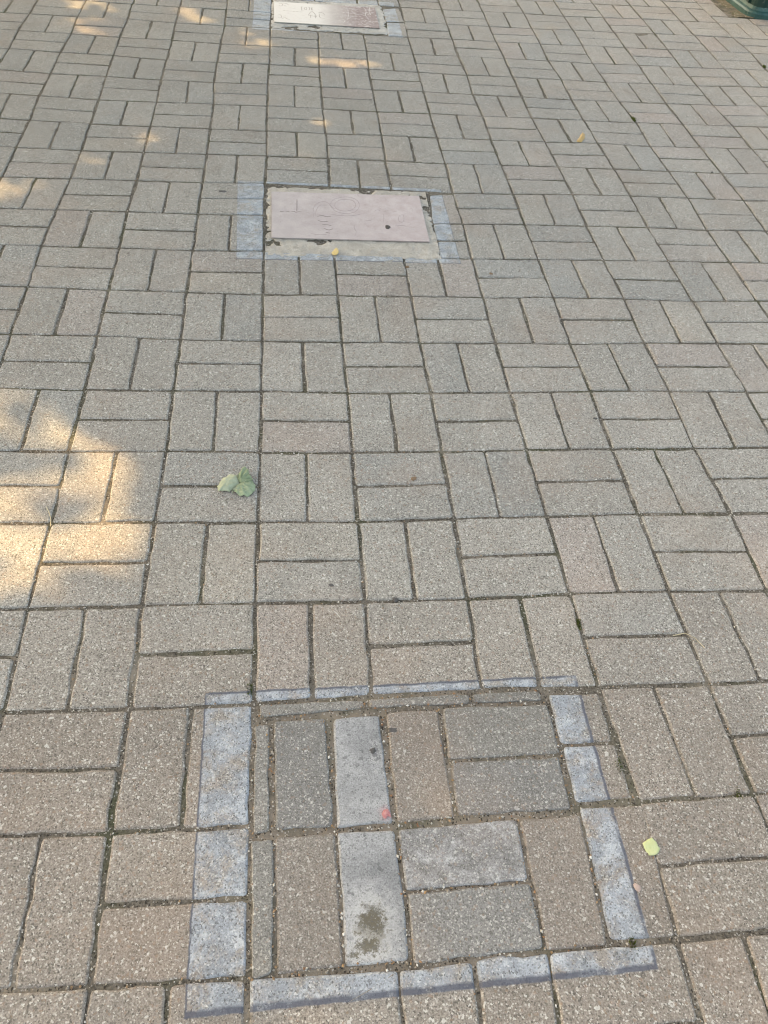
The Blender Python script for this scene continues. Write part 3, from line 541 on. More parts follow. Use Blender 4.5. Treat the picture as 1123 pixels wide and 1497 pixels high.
def mortar_mesh(x0, x1, y0, y1, inner, seed, bite):
    st = 0.0055
    nx, ny = int((x1-x0)/st)+1, int((y1-y0)/st)+1
    V = []
    for b in range(ny):
        for a in range(nx):
            x, y = x0+a*st, y0+b*st
            e = min(x-x0, x1-x, y-y0, y1-y)
            e += 0.005+0.016*noise.noise(Vector((x*26, y*26, seed)))+0.012*noise.noise(Vector((x*70, y*70, seed+3)))
            for (bx, by, br) in bite: e = min(e, math.hypot((x-bx)*.6, y-by)-br*.8+0.020*noise.noise(Vector((x*60, y*60, seed+9))))
            k = min(1.0, max(0.0, e/0.009)); k = k*k*(3-2*k)
            crack = abs(noise.noise(Vector((x*9, y*9, seed+20))))
            cz = -0.0035*max(0, 1-crack/0.02) if noise.noise(Vector((x*4, y*4, seed+30))) > 0.05 else 0
            z = -0.011+k*0.0112+(0.0016*noise.noise(Vector((x*40, y*40, seed+5)))+0.0010*noise.noise(Vector((x*95, y*95, seed+6)))+cz)*k+ground_z(x, y)
            V.append((x, y, z))
    Fc = [(b*nx+a, b*nx+a+1, (b+1)*nx+a+1, (b+1)*nx+a) for b in range(ny-1) for a in range(nx-1)]
    return mesh('mortar', V, Fc, smooth=True)

def plate_mesh(q, z, th=0.003, bev=0.0008):
    bm = bmesh.new()
    tl, tr, br, bl = [Vector(p) for p in q]
    vs_ = [bm.verts.new((p.x, p.y, z-th)) for p in (bl, br, tr, tl)]
    f = bm.faces.new(vs_)
    r = bmesh.ops.extrude_face_region(bm, geom=[f])
    for v in r['geom']:
        if isinstance(v, bmesh.types.BMVert): v.co.z += th
    bmesh.ops.bevel(bm, geom=bm.edges[:], offset=bev, segments=2, affect='EDGES')
    bmesh.ops.recalc_face_normals(bm, faces=bm.faces)
    me = bpy.data.meshes.new('plate'); bm.to_mesh(me); bm.free(); return me

# middle plaque: matt, pinkish
nt = NT('worn_pink_metal')
c = nt.mix(nt.ramp(nt.sep(nt.pos(), 0), 0.05, 0.40), (0.375, 0.332, 0.322), (0.385, 0.315, 0.298))
c = nt.mix(nt.ramp(nt.noise(24, 5, 0.65, 0.4), 0.40, 0.66, 0, 0.45), c, (0.48, 0.425, 0.405))
c = nt.mix(nt.ramp(nt.noise(70, 6, 0.75, 1.6), 0.56, 0.68, 0, 0.6), c, (0.25, 0.20, 0.20))
c = nt.mix(nt.ramp(nt.dist(0.15, 0.40, 1.0, 1.3), 0.0, 0.075, 0.30, 0), c, (0.25, 0.2, 0.2))
c = nt.mix(1.0, c, nt.gray(nt.ramp(nt.noise(340, 3), 0.3, 0.7, 0.90, 1.08)), 'MULTIPLY')
nt.fin(c, nt.ramp(nt.noise(30, 4), 0.3, 0.7, 0.42, 0.62), nt.bump(nt.noise(90, 4, 0.7), 0.0006, 0.5), 0.5, 0.25)
M_PL2 = nt.mat
# far plaque: pale and smoother on the left, browner and rougher on the right
nt = NT('pale_and_brown_metal')
edge = nt.m('ADD', nt.sep(nt.pos(), 0), nt.m('MULTIPLY', nt.m('SUBTRACT', nt.noise(16, 5, 0.7), 0.5), 0.10))
wr = nt.ramp(edge, 0.22, 0.40)
c = nt.mix(wr, (0.50, 0.475, 0.435), (0.25, 0.185, 0.172))
c = nt.mix(nt.ramp(nt.noise(50, 5, 0.7, 0.8), 0.52, 0.66, 0, 0.5), c, (0.42, 0.37, 0.34))
c = nt.mix(nt.m('MULTIPLY', wr, nt.ramp(nt.noise(45, 5, 0.75, 1.5), 0.52, 0.62, 0, 0.8)), c, (0.55, 0.49, 0.45))
pol = nt.m('SUBTRACT', 1.0, wr)
nt.fin(c, nt.ramp(wr, 0, 1, 0.50, 0.8), nt.bump(nt.noise(60, 4, 0.7), 0.0006, nt and 0.3), 0.6, nt.m('MULTIPLY', pol, 0.35))
M_PL3 = nt.mat
M_MOR2 = mortar_material('pale_beige_mortar', (0.36, 0.330, 0.278), (0.50, 0.455, 0.385))
M_MOR3 = mortar_material('pale_grey_mortar', (0.40, 0.375, 0.33), (0.56, 0.53, 0.47))
M_ENG2 = plain('engraved_line', (0.26, 0.215, 0.215), (0.36, 0.305, 0.305), 200, 0.7)
M_ENG3 = plain('dark_engraved_line', (0.22, 0.19, 0.16), (0.38, 0.34, 0.30), 200, 0.7)
M_DARK = plain('dark_grime', (0.045, 0.038, 0.034), (0.10, 0.085, 0.075), 160, 0.8)

pl2 = group_thing('plaque', (0.256, 0.417, 0), 'pinkish worn metal plaque with a faint engraved drawing, in the middle of the paving', 'plaque', 'plaques set in the paving')
zg = max(ground_z(x, y) for x in (0.02, 0.25, 0.49) for y in (0.28, 0.42, 0.56))
Z2 = 0.0042+zg
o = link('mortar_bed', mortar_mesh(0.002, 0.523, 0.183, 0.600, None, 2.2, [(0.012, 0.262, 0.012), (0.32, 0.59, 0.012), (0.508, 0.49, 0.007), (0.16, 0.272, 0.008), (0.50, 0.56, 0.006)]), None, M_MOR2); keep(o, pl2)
o = link('plate', plate_mesh(PLAQUE2, Z2), None, M_PL2); keep(o, pl2)
V, Fc = stroke_mesh(ENG2[:4]+ENG2[13:], 0.0026, Z2, thick=0.0002)
o = link('engraving', mesh('engraving', V, Fc), None, M_ENG2, kind='stuff'); keep(o, pl2)
V, Fc = stroke_mesh(ENG2[4:13], 0.0040, Z2, thick=0.0002)
o = link('dark_engraving', mesh('engraving', V, Fc), None, plain('grimy_engraved_line', (0.13, 0.10, 0.10), (0.30, 0.25, 0.25), 260, 0.8), kind='stuff'); keep(o, pl2)
def blob(name, c, r, z, h, seed, sy=1.0, n=14, ang=0):
    V, Fc = [], []
    for k, (rr, zz) in enumerate(((1.0, -0.0015), (0.94, h*0.35), (0.70, h*0.85), (0.35, h))):
        for a in range(n):
            t = a/n*6.2832
            w = r*rr*(1+0.55*noise.noise(Vector((math.cos(t)*1.7, math.sin(t)*1.7, seed))))
            x, y = w*math.cos(t), w*sy*math.sin(t)
            V.append((c[0]+x*math.cos(ang)-y*math.sin(ang), c[1]+x*math.sin(ang)+y*math.cos(ang), z+zz))
    V.append((c[0], c[1], z+h*1.02))
    for k in range(3):
        for a in range(n): Fc.append((k*n+a, k*n+(a+1) % n, (k+1)*n+(a+1) % n, (k+1)*n+a))
    for a in range(n): Fc.append((3*n+a, 3*n+(a+1) % n, len(V)-1))
    return mesh(name, V, Fc, smooth=True)
o = link('rust_scab', blob('rust_scab', HOLE2, 0.0090, Z2, 0.0010, 5.1, 1.35), None, M_DARK); keep(o, pl2)

pl3 = group_thing('plaque', (0.254, 2.26, 0), 'shiny pale metal plaque with brown end, at the far edge', 'plaque', 'plaques set in the paving')
zg = max(ground_z(x, y) for x in (0.02, 0.25, 0.49) for y in (2.12, 2.26, 2.40))
Z3 = 0.0042+zg
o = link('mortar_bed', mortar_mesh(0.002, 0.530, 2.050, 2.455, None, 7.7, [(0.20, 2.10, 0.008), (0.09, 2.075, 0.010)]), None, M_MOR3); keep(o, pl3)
o = link('plate', plate_mesh(PLAQUE3, Z3), None, M_PL3); keep(o, pl3)
V, Fc = stroke_mesh(ENG3[:26], 0.0042, Z3, thick=0.0002)
o = link('engraving', mesh('engraving', V, Fc), None, M_ENG3, kind='stuff'); keep(o, pl3)
V, Fc = stroke_mesh(ENG3[26:], 0.0035, Z3, thick=0.0003)
o = link('scratch_mark', mesh('scratch_mark', V, Fc), None, plain('pale_scratch', (0.5, 0.45, 0.42), (0.68, 0.63, 0.58), 120, 0.6), kind='stuff'); keep(o, pl3)

# ------------------------------------------------------------------ litter bin at the soil corner
def rrect(hx, hy, r, n=5):
    P = []
    for (sx, sy, a0) in ((1, -1, -90), (1, 1, 0), (-1, 1, 90), (-1, -1, 180)):
        for k in range(n+1):
            a = math.radians(a0+90*k/n); P.append((sx*(hx-r)+r*math.cos(a), sy*(hy-r)+r*math.sin(a)))
    return P
def loft(rings, cap=True):
    V, Fc = [], []; n = len(rings[0][0])
    for P, z in rings: V += [(x, y, z) for x, y in P]
    for k in range(len(rings)-1):
        for a in range(n): Fc.append((k*n+a, k*n+(a+1) % n, (k+1)*n+(a+1) % n, (k+1)*n+a))
    if cap: Fc.append(tuple(range((len(rings)-1)*n, len(rings)*n))); Fc.append(tuple(reversed(range(n))))
    return V, Fc
nt = NT('teal_green_paint')
c = nt.mix(nt.ramp(nt.noise(9, 5, 0.65), 0.35, 0.65), (0.005, 0.030, 0.026), (0.009, 0.046, 0.040))
c = nt.mix(nt.ramp(nt.noise(70, 5, 0.7), 0.60, 0.70, 0, 0.5), c, (0.16, 0.17, 0.15))
nt.fin(c, 0.38, nt.bump(nt.noise(120, 3), 0.0008, 0.4), 0.5); M_BIN = nt.mat
nt = NT('scuffed_teal_foot')
c = nt.mix(nt.ramp(nt.noise(20, 5, 0.65), 0.35, 0.62), (0.010, 0.055, 0.050), (0.035, 0.100, 0.092))
c = nt.mix(nt.ramp(nt.noise(90, 5, 0.7), 0.58, 0.70, 0, 0.7), c, (0.20, 0.20, 0.18))
nt.fin(c, 0.5, nt.bump(nt.noise(120, 3), 0.0008, 0.4), 0.4); M_FOOT = nt.mat
BX, BY = 2.69, 2.835
lb = group_thing('litter_bin', (BX, BY, 0), 'dark teal green bin with scuffed foot on bare soil beside the paving', 'bin')
lb.rotation_euler.z = math.radians(4)
hx, hy = 0.225, 0.235
V, Fc = loft([(rrect(hx, hy, .075), -.05), (rrect(hx, hy, .075), .018), (rrect(hx-.006, hy-.006, .070), .026), (rrect(hx-.020, hy-.020, .06), .030), (rrect(hx-.024, hy-.024, .06), .045)])
o = link('foot', mesh('foot', V, Fc), lb, M_FOOT)
V, Fc = loft([(rrect(hx-.026, hy-.026, .055), .035), (rrect(hx-.022, hy-.022, .055), .10), (rrect(hx+.01, hy+.01, .06), .62), (rrect(hx+.024, hy+.024, .06), .63), (rrect(hx+.024, hy+.024, .06), .68), (rrect(hx-.004, hy-.004, .05), .68), (rrect(hx-.06, hy-.06, .04), .08)])
link('body', mesh('body', V, Fc), lb, M_BIN)
def rib(x, y, ax):
    t, w = 0.012, 0.012
    def sec(z, off):
        if ax == 'y': return [(x-w, y-off, z), (x+w, y-off, z), (x+w, y+t, z), (x-w, y+t, z)]
        return [(x-off, y-w, z), (x-off, y+w, z), (x+t, y+w, z), (x+t, y-w, z)]
    o0, o1 = 0.010, -0.030
    V = sec(.046, o0+.002)+sec(.10, o0)+sec(.62, 0.042)
    return mesh('rib', V, [(0, 1, 5, 4), (1, 2, 6, 5), (2, 3, 7, 6), (3, 0, 4, 7), (4, 5, 9, 8), (5, 6, 10, 9), (6, 7, 11, 10), (7, 4, 8, 11), (8, 9, 10, 11), (3, 2, 1, 0)])
for x in (-.11, -.035, .04, .115): link('rib', rib(x, -hy+.026, 'y'), lb, M_BIN)
for y in (-.12, -.03, .06, .14): link('rib', rib(-hx+.026, y, 'x'), lb, M_BIN)
M_BOLT = plain('dull_bolt', (0.15, 0.17, 0.18), (0.3, 0.32, 0.33), 90, 0.5)
for (x, y) in ((-hx+.013, .05), (-.075, -hy+.013), (.09, -hy+.013), (-hx+.013, .17)):
    o = link('bolt', blob('bolt', (x, y), .009, .026, .010, 3.0+x, 1.0, 8), lb, M_BOLT)

# soil in the corner beside the bin
nt = NT('bare_soil')
c = nt.mix(nt.ramp(nt.noise(30, 5, 0.7), 0.3, 0.7), (0.10, 0.085, 0.055), (0.24, 0.205, 0.15))
c = nt.mix(nt.ramp(nt.noise(11, 4, 0.65), 0.52, 0.66, 0, 0.6), c, (0.075, 0.085, 0.03))
c = nt.mix(nt.m('MULTIPLY', nt.m('GREATER_THAN', nt.sepc(nt.voro(160), 0), 0.92), 0.8), c, (0.42, 0.38, 0.32))
nt.fin(c, 0.95, nt.bump(nt.noise(110, 4, 0.7), 0.006, 0.8), 0.1)
x0 = gv(11, 13).x+0.08
V, Fc = sheet(gv(11, 14).x+.09, 4.15, gv(11, 12).y+.098, 5.0, 0.03, lambda x, y: 0.000+ground_z(x, y)+0.006*noise.noise(Vector((x*9, y*9, 2)))+0.004*noise.noise(Vector((x*31, y*31, 5)))-(0.006 if x < gv(11, 14).x+.13 else 0))
link('soil', mesh('soil', V, Fc, smooth=True), mat=nt.mat, kind='structure')

# ------------------------------------------------------------------ grit in the joints
GV, GF, GT = [], [], []
GC = [(0.45, 0.42, 0.36), (0.34, 0.29, 0.23), (0.20, 0.17, 0.13), (0.55, 0.53, 0.48), (0.12, 0.10, 0.08), (0.30, 0.20, 0.12), (0.27, 0.24, 0.20)]
def grain(x, y, z, s, col):
    n = len(GV); a = rnd.uniform(0, 6.28)
    ex, ey = s*rnd.uniform(.7, 1.3), s*rnd.uniform(.5, 1)
    ca, sa = math.cos(a), math.sin(a)
    for (u, v, w) in ((1, 0, 0), (0, 1, 0), (-1, 0, 0), (0, -1, 0), (.1, .1, .7), (0, 0, -.7)):
        GV.append((x+ex*u*ca-ey*v*sa, y+ex*u*sa+ey*v*ca, z+s*w))
    for f in ((0, 1, 4), (1, 2, 4), (2, 3, 4), (3, 0, 4), (1, 0, 5), (2, 1, 5), (3, 2, 5), (0, 3, 5)): GF.append(tuple(k+n for k in f))
    f = rnd.uniform(0.75, 1.15); GT.extend([tuple(c*f for c in col)]*6)
for k in order[:330]:
    q = cells[k]; A = seen_area(q)
    if A < 300: break
    cnt = int(7 if A > 2500 else 3)
    for e in range(4):
        a, b = q[e], q[(e+1) % 4]
        cl = noise.noise(Vector((a.x*3, a.y*3, 7)))
        for _ in range(max(0, int(cnt*(1+1.5*cl)))):
            p = a.lerp(b, rnd.random())
            grain(p.x+rnd.gauss(0, .0022), p.y+rnd.gauss(0, .0022), sand_z(p.x, p.y)+rnd.uniform(.0005, .004), rnd.choice((.0008, .0010, .0013, .0018, .0024)), rnd.choice(GC))
OC = GC+GC+[(0.30, 0.17, 0.09), (0.26, 0.14, 0.08), (0.33, 0.21, 0.11)]
for kd, q in PATCH_BRICKS:
    q = [Vector(p) for p in q]
    for e in range(4):
        a, b = q[e], q[(e+1) % 4]
        for _ in range(int((b-a).length*(170 if e in (1, 2) else 90))):
            p = a.lerp(b, rnd.random())
            grain(p.x+rnd.gauss(0, .0025), p.y+rnd.gauss(0, .0025), sand_z(p.x, p.y)+rnd.uniform(.001, .005), rnd.choice((.0010, .0014, .0018, .0026)), rnd.choice(OC))
for _ in range(420):
    q = cells[rnd.choice(single)]; p = q[0].lerp(q[1], rnd.random()).lerp(q[3].lerp(q[2], rnd.random()), rnd.random())
    grain(p.x, p.y, ground_z(p.x, p.y)+.0006, rnd.choice((.0008, .0012, .0016)), rnd.choice(GC))
link('joint_grit', mesh('joint_grit', GV, GF, GT), mat=M_TINT, kind='stuff', label='small stone and leaf crumbs lying in the paving joints')

# ------------------------------------------------------------------ fallen leaves and scraps
def leaf_sheet(name, outline, hf, z0, n_in=4, th=0.0005):
    """closed leaf blade: outline rings shrink to the middle, height from hf(u, v in 0..1)"""
    P = [Vector(p) for p in outline]
    Q = []
    rq = random.Random(len(P)*13+int(abs(P[0].x)*1e4))
    for a, b in zip(P, P[1:]+P[:1]): Q += [a, a.lerp(b, .25), a.lerp(b, .5), a.lerp(b, .75)]
    sr = 0.018*max((p-P[0]).length for p in P)
    Q = [p+Vector((rq.gauss(0, sr), rq.gauss(0, sr))) for p in Q]
    S = []
    L = len(Q)
    for k in range(L): S.append(Q[k-1]*.1+Q[k]*.8+Q[(k+1) % L]*.1)
    c = sum(S, Vector((0, 0)))/L
    V, Fc = [], []
    for side in (0, 1):
        base = len(V)
        for r in range(n_in):
            t = 1-r/n_in
            for p in S:
                w = c+(p-c)*t
                V.append((w.x, w.y, z0+hf(w.x-c.x, w.y-c.y, t)+(th if side == 0 else 0)))
        V.append((c.x, c.y, z0+hf(0, 0, 0)+(th if side == 0 else 0))); ci = len(V)-1
        for r in range(n_in-1):
            for k in range(L):
                f = (base+r*L+k, base+r*L+(k+1) % L, base+(r+1)*L+(k+1) % L, base+(r+1)*L+k)
                Fc.append(f if side == 0 else f[::-1])
        r = n_in-1
        for k in range(L):
            f = (base+r*L+k, base+r*L+(k+1) % L, ci); Fc.append(f if side == 0 else f[::-1])
        if side == 0: off = ci+1
    for k in range(L): Fc.append((k, off+k, off+(k+1) % L, (k+1) % L))
    me = mesh(name, V, Fc, smooth=True)
    bm = bmesh.new(); bm.from_mesh(me); bmesh.ops.recalc_face_normals(bm, faces=bm.faces); bm.to_mesh(me); bm.free()
    return me

def leaf_material(name, a, b, c, vs_=120):
    nt = NT(name)
    n = nt.noise(vs_, 4, 0.6)
    col = nt.mix(nt.ramp(n, 0.3, 0.7), a, b)
    col = nt.mix(nt.ramp(nt.noise(420, 3, 0.7), 0.60, 0.72, 0, 0.6), col, c)
    m = nt.fin(col, 0.6, nt.bump(nt.noise(260, 3), 0.0006, 0.6), 0.35)
    return m
M_LA = leaf_material('pale_leaf_underside', (0.29, 0.325, 0.215), (0.38, 0.41, 0.29), (0.16, 0.19, 0.11))
M_LB = leaf_material('leaf_lobe_green', (0.21, 0.27, 0.16), (0.31, 0.37, 0.245), (0.13, 0.18, 0.09))
M_LC = leaf_material('deep_leaf_green', (0.15, 0.205, 0.11), (0.25, 0.305, 0.185), (0.08, 0.12, 0.05))
lc = LEAF_AXIS[0]
LEAF_A, LEAF_B, LEAF_C = [[(lc[0]+(p[0]-lc[0])*1.14-.0015, lc[1]+(p[1]-lc[1])*1.14) for p in L_] for L_ in (LEAF_A, LEAF_B, LEAF_C)]
lf = group_thing('fallen_leaf', (lc[0], lc[1], 0), 'large crumpled pale green leaf lying across two bricks', 'leaf')
gz = ground_z(*lc)
def fan(ol, k0, bulge, ridge, lift):
    c = sum((Vector(p) for p in ol), Vector((0, 0)))/len(ol); a0 = Vector(lc)
    def hf(u, v, t):
        d = Vector((c.x+u, c.y+v))-a0; an = math.atan2(d.y, d.x); L = d.length
        return (lift+bulge*(1-t**3)+ridge*(0.4+0.6*t)*math.sin(an*k0)*min(1, L/.015)
                + 0.0016*noise.noise(Vector((d.x*160, d.y*160, k0)))+0.0010*noise.noise(Vector((d.x*400, d.y*400, k0+2))))
    return hf
hA = fan(LEAF_A, 9, 0.0075, 0.0012, 0.0042); hB = fan(LEAF_B, 13, 0.0075, 0.0020, 0.0040); hC = fan(LEAF_C, 14, 0.0060, 0.0030, 0.0080)
for nm, ol, hf, mt in (('folded_underside', LEAF_A, hA, M_LA), ('lobe', LEAF_B, hB, M_LB), ('curled_edge', LEAF_C, hC, M_LC)):
    o = link(nm, leaf_sheet(nm, ol, hf, gz, 9, 0.0003), None, mt); keep(o, lf)
# midrib and veins of the lobe
c0 = Vector(LEAF_B[0]); vn = []
for k in (3, 4, 5, 6, 7): vn.append([c0, c0.lerp(Vector(LEAF_B[k]), .5)+Vector((0, .0008)), c0.lerp(Vector(LEAF_B[k]), .93)])
def tube(name, P3, r0, r1, n=6):
    V, Fc = [], []
    for k, p in enumerate(P3):
        d = (P3[min(k+1, len(P3)-1)]-P3[max(k-1, 0)]).normalized()
        a = d.orthogonal().normalized(); b = d.cross(a); r = r0+(r1-r0)*k/(len(P3)-1)
        for s in range(n):
            t = s/n*6.2832; V.append(p+a*r*math.cos(t)+b*r*math.sin(t))
    for k in range(len(P3)-1):
        for s in range(n): Fc.append((k*n+s, k*n+(s+1) % n, (k+1)*n+(s+1) % n, (k+1)*n+s))
    Fc.append(tuple(range(n))); Fc.append(tuple(reversed(range((len(P3)-1)*n, len(P3)*n))))
    return mesh(name, V, Fc, smooth=True)
cB = sum((Vector(p) for p in LEAF_B), Vector((0, 0)))/len(LEAF_B)
for s in vn:
    P3 = []
    for k in range(7):
        p = s[0].lerp(s[2], k/6); t = min(1, (p-cB).length/0.028)
        P3.append(Vector((p.x, p.y, gz+hB(p.x-cB.x, p.y-cB.y, t)+0.0006)))
    o = link('vein', tube('vein', P3, .0006, .0003), None, M_LA); keep(o, lf)
o = link('stalk', tube('stalk', [Vector((p[0], p[1], gz+z)) for p, z in zip(LEAF_STEM, (.006, .004, .0025))], .0009, .0007), None, M_LA); keep(o, lf)

def scrap(name, ol, label, cat, mat, hf, zo=0.0006, th=0.0004):
    c = sum((Vector(p) for p in ol), Vector((0, 0)))/len(ol)
    o = link(name, leaf_sheet(name, ol, hf, ground_z(c.x, c.y)+zo, 4, th), None, mat)
    o['label'] = label; o['category'] = cat; return o
scrap('leaf_fragment', FRAG, 'small torn yellow green leaf piece beside the painted frame', 'leaf',
      leaf_material('yellow_green_leaf', (0.41, 0.45, 0.22), (0.50, 0.53, 0.29), (0.36, 0.40, 0.17)), lambda u, v, t: 0.0016+0.0008*(1-t*t)+0.03*u+0.0006*math.sin(v*400)+0.05*abs(v))
scrap('petal', PINK, 'tiny pinkish flake lying on the right side of the nearest painted frame', 'flake',
      plain('pinkish_flake', (0.36, 0.265, 0.225), (0.45, 0.34, 0.29), 200), lambda u, v, t: 0.0010+0.001*(1-t))
scrap('petal', RED, 'red scrap at the corner of the smooth cement brick', 'scrap',
      plain('red_scrap', (0.33, 0.10, 0.105), (0.47, 0.25, 0.235), 240), lambda u, v, t: 0.0010+0.0012*(1-t))
scrap('dry_leaf', ORANGE, 'small curled orange brown leaf on the far bricks', 'leaf',
      leaf_material('orange_leaf', (0.34, 0.21, 0.07), (0.52, 0.37, 0.17), (0.08, 0.045, 0.02)), lambda u, v, t: 0.006+0.005*(1-t)+0.18*v+0.15*u)
scrap('dry_leaf', SMALLLEAF, 'tiny yellow leaf on the mortar below the pinkish plaque', 'leaf',
      leaf_material('yellow_leaf', (0.50, 0.36, 0.11), (0.60, 0.46, 0.22), (0.2, 0.13, 0.05)), lambda u, v, t: 0.0045+0.0012*(1-t)+0.15*u-0.1*v)
M_STRAW = plain('dry_straw', (0.46, 0.38, 0.24), (0.60, 0.52, 0.36), 90)
for P, lab in ((STRAW, 'thin pale grass stalk over the joint in the sunlit patch'), (STRAW2, 'thin dry stalk across the joint above the frame corner')):
    o = link('straw', tube('straw', [Vector((p[0], p[1], ground_z(*p)+0.0015+0.004*math.sin(k*1.1))) for k, p in enumerate(P)], .0010, .0006), None, M_STRAW)
    o['label'] = lab; o['category'] = 'straw'
GL = ['dark oval gum spot left of the middle plaque', 'small dark gum spot on a brick above the brick filled patch', 'dark crumb in the joint above the brick filled patch',
      'tiny dark gum spot in the middle right of the paving', 'small brown dirt crumb right of the crumpled green leaf', 'faint brown crumb below the right corner of the middle plaque',
      'dark crumb on the far right bricks', 'small brown crumb just under the middle plaque frame', 'tiny dark speck among the right hand bricks',
      'dark smudge on the brown brick of the patch', 'dark smudge on the upper smooth cement brick']
M_GUM = plain('old_gum', (0.060, 0.056, 0.052), (0.11, 0.105, 0.10), 120, 0.75)
M_CRUMB = plain('brown_crumb', (0.16, 0.10, 0.06), (0.25, 0.17, 0.11), 150, 0.85)
for (p, r, kd), lab in zip(GUM, GL):
    o = link('gum_spot' if kd < 2 else 'dirt_crumb', blob('gum_spot', p, r*(.75 if kd else .85), ground_z(*p)+.0006, .0011 if kd < 2 else .0022, p[0]*31, .8 if kd else .62), None, M_CRUMB if kd == 2 else M_GUM)
    o['label'] = lab; o['category'] = 'gum spot' if kd < 2 else 'crumb'
    o['group'] = 'spots and crumbs on the paving'

# moss and weeds in the joints
nt = NT('moss'); n = nt.noise(300, 3)
nt.fin(nt.mix(nt.ramp(n, 0.3, 0.7), (0.045, 0.06, 0.015), (0.13, 0.15, 0.045)), 0.9, None, 0.1); M_MOSS = nt.mat
ML = ['small green moss tuft in a joint among the far bricks', 'weed sprouting at the far right edge of the paving', 'moss in the joint right of the nearest painted frame',
      'dark moss along the joint near the right margin', 'moss speck at the lower right corner of the nearest painted frame', 'moss in the joint above the brick filled patch',
      'moss at the upper left corner of the brick filled patch', 'second small weed at the far right edge of the paving']
for k, p in enumerate(MOSS[:7]):
    V, Fc = [], []
    rg = random.Random(50+k); big = k in (0, 1, 7)
    for _ in range(70 if big else 60):
        a = rg.uniform(0, 6.28); rr = ((0.009 if k else 0.013) if big else 0.010)*math.sqrt(rg.random())
        x, y = p[0]+rr*math.cos(a)*.5, p[1]+rr*math.sin(a)*1.3
        h = rg.uniform(.003, .009) if big else rg.uniform(.0015, .004)
        b = rg.uniform(0, 6.28); w = .0012; lx, ly = rg.gauss(0, h*.5), rg.gauss(0, h*.5)
        z = sand_z(x, y)-.001; n0 = len(V)
        V += [(x-w*math.cos(b), y-w*math.sin(b), z), (x+w*math.cos(b), y+w*math.sin(b), z), (x+lx*.5+w*.8*math.cos(b), y+ly*.5+w*.8*math.sin(b), z+h*.7+.003), (x+lx, y+ly, z+h+.003)]
        Fc += [(n0, n0+1, n0+2), (n0, n0+2, n0+3)]
    o = link('weed_tuft' if big else 'moss_tuft', mesh('moss_tuft', V, Fc), None, M_MOSS)
    o['label'] = ML[k]; o['category'] = 'weed' if big else 'moss'; o['group'] = 'green tufts in the joints'

# ------------------------------------------------------------------ the tree that shades the paving
def in_poly(P, x, y):
    c = np.zeros(x.shape, bool); n = len(P)
    for a in range(n):
        x1, y1 = P[a]; x2, y2 = P[(a+1) % n]
        if y1 == y2: continue
        t = ((y1 > y) != (y2 > y)) & (x < (x2-x1)*(y-y1)/(y2-y1)+x1); c ^= t
    return c
TG = Vector((0.7, 0.55, 0)); TC = TG+SUN_DIR*6.3                  # crown centre
tree = group_thing('shade_tree', (TC.x-.3, TC.y+.3, 0), 'tall broadleaf tree whose crown shades the paving', 'tree')
rs = np.random.RandomState(5)
NC = 560
dirs = rs.normal(size=(NC, 3)); dirs /= np.linalg.norm(dirs, axis=1)[:, None]
rad = rs.uniform(0.12, 1, NC)**0.45
cc = dirs*rad[:, None]*np.array([3.9, 3.9, 2.0])+np.array(TC)
NL = 170
lp = np.repeat(cc, NL, 0)+rs.normal(size=(NC*NL, 3))*np.array([.36, .36, .26])
s = lp[:, 2]/SUN_DIR.z
gx, gy = lp[:, 0]-SUN_DIR.x*s, lp[:, 1]-SUN_DIR.y*s
keepm = np.ones(len(lp), bool)
def near_poly(P, x, y, d):
    c = in_poly(P, x, y)
    for a in range(len(P)):
        x1, y1 = P[a]; x2, y2 = P[(a+1) % len(P)]
        ex, ey = x2-x1, y2-y1; L = ex*ex+ey*ey+1e-12
        t = np.clip(((x-x1)*ex+(y-y1)*ey)/L, 0, 1)
        c |= (x-x1-t*ex)**2+(y-y1-t*ey)**2 < d*d
    return c
thin = rs.uniform(size=len(lp)) > 0.04                            # crown cut open where sun patches should fall; a few leaves left inside
for P in SUNPATCH: keepm &= ~(near_poly(P, gx, gy, 0.034 if P is SUNPATCH[0] else 0.02) & (thin if P is SUNPATCH[0] else thin & (rs.uniform(size=len(lp)) > 0.10)))
thin = rs.uniform(size=len(lp)) > 0.13
for P in DAPPLE: keepm &= ~(near_poly(P, gx, gy, 0.078) & thin)
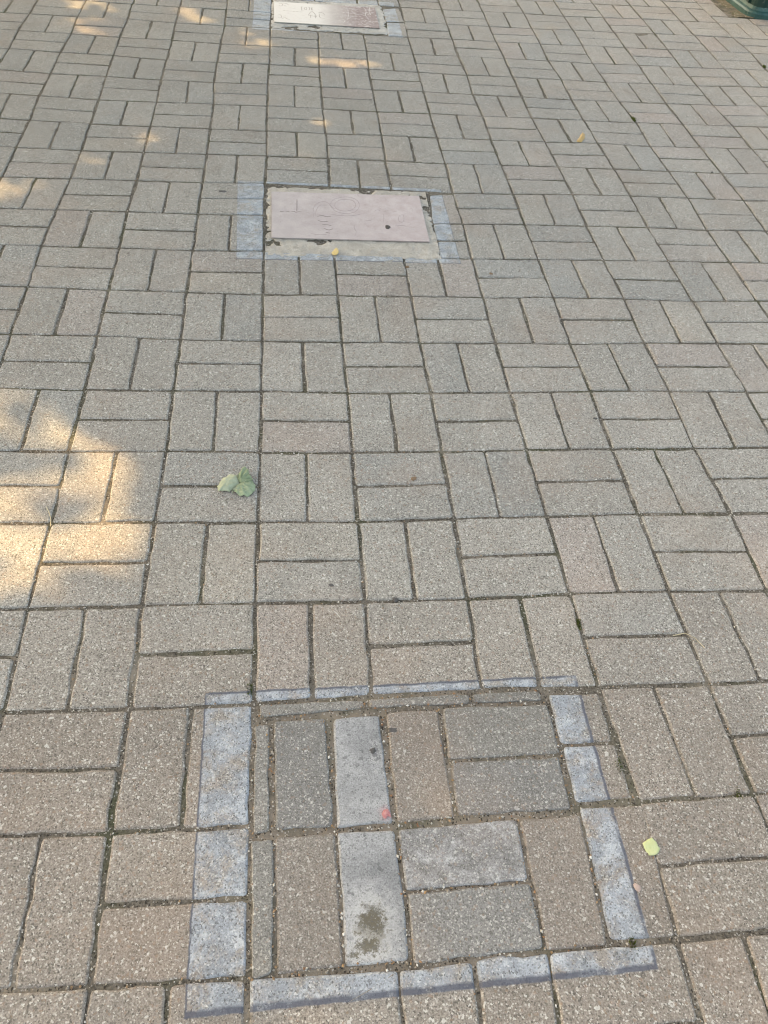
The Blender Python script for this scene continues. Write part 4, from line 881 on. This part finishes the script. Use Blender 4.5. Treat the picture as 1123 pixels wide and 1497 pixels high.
lp = lp[keepm & (lp[:, 2] > 2.2)]; n = len(lp)
a1 = rs.normal(size=(n, 3)); a1[:, 2] *= .45; a1 /= np.linalg.norm(a1, axis=1)[:, None]
a2 = np.cross(a1, rs.normal(size=(n, 3))*np.array([.5, .5, 1])+np.array([0, 0, .9])); a2 /= np.linalg.norm(a2, axis=1)[:, None]
sz = rs.uniform(.045, .075, n)[:, None]
nn = np.cross(a1, a2)
Vq = np.stack([lp-a1*sz, lp-a2*sz*.72+nn*sz*.18, lp+a1*sz, lp+a2*sz*.72+nn*sz*.18], 1).reshape(-1, 3)
me = bpy.data.meshes.new('crown')
me.vertices.add(n*4); me.vertices.foreach_set('co', Vq.astype(np.float32).ravel())
me.loops.add(n*4); me.loops.foreach_set('vertex_index', np.arange(n*4, dtype=np.int32))
me.polygons.add(n); me.polygons.foreach_set('loop_start', np.arange(0, n*4, 4, dtype=np.int32))
me.update(calc_edges=True)
nt = NT('tree_leaf')
nt.fin(nt.mix(nt.ramp(nt.noise(3, 3), 0.3, 0.7), (0.045, 0.085, 0.022), (0.085, 0.125, 0.035)), 0.55, None, 0.3)
o = link('crown', me, None, nt.mat); keep(o, tree)
M_BARK = plain('bark', (0.075, 0.06, 0.045), (0.15, 0.125, 0.10), 14, 0.9, 0.03, 0.2)
base = Vector((TC.x-.3, TC.y+.3, 0)); fork = Vector((TC.x-.1, TC.y+.1, 2.6))
o = link('trunk', tube('trunk', [base+Vector((0, 0, -.2)), base+Vector((.03, 0, .5)), base.lerp(fork, .5)+Vector((.05, 0, .1)), fork, Vector((TC.x, TC.y, 4.0)), Vector((TC.x+.1, TC.y, 6.0))], .30, .05, 14), None, M_BARK); keep(o, tree)
for k in range(9):
    a = k*2.4; st = Vector((TC.x-.05, TC.y+.05, 2.4+k*.28))
    en = Vector((TC.x+math.cos(a)*2.9, TC.y+math.sin(a)*2.9, 3.4+k*.26))
    o = link('limb', tube('limb', [st, st.lerp(en, .45)+Vector((0, 0, .25)), en], .10, .025, 8), None, M_BARK); keep(o, tree)
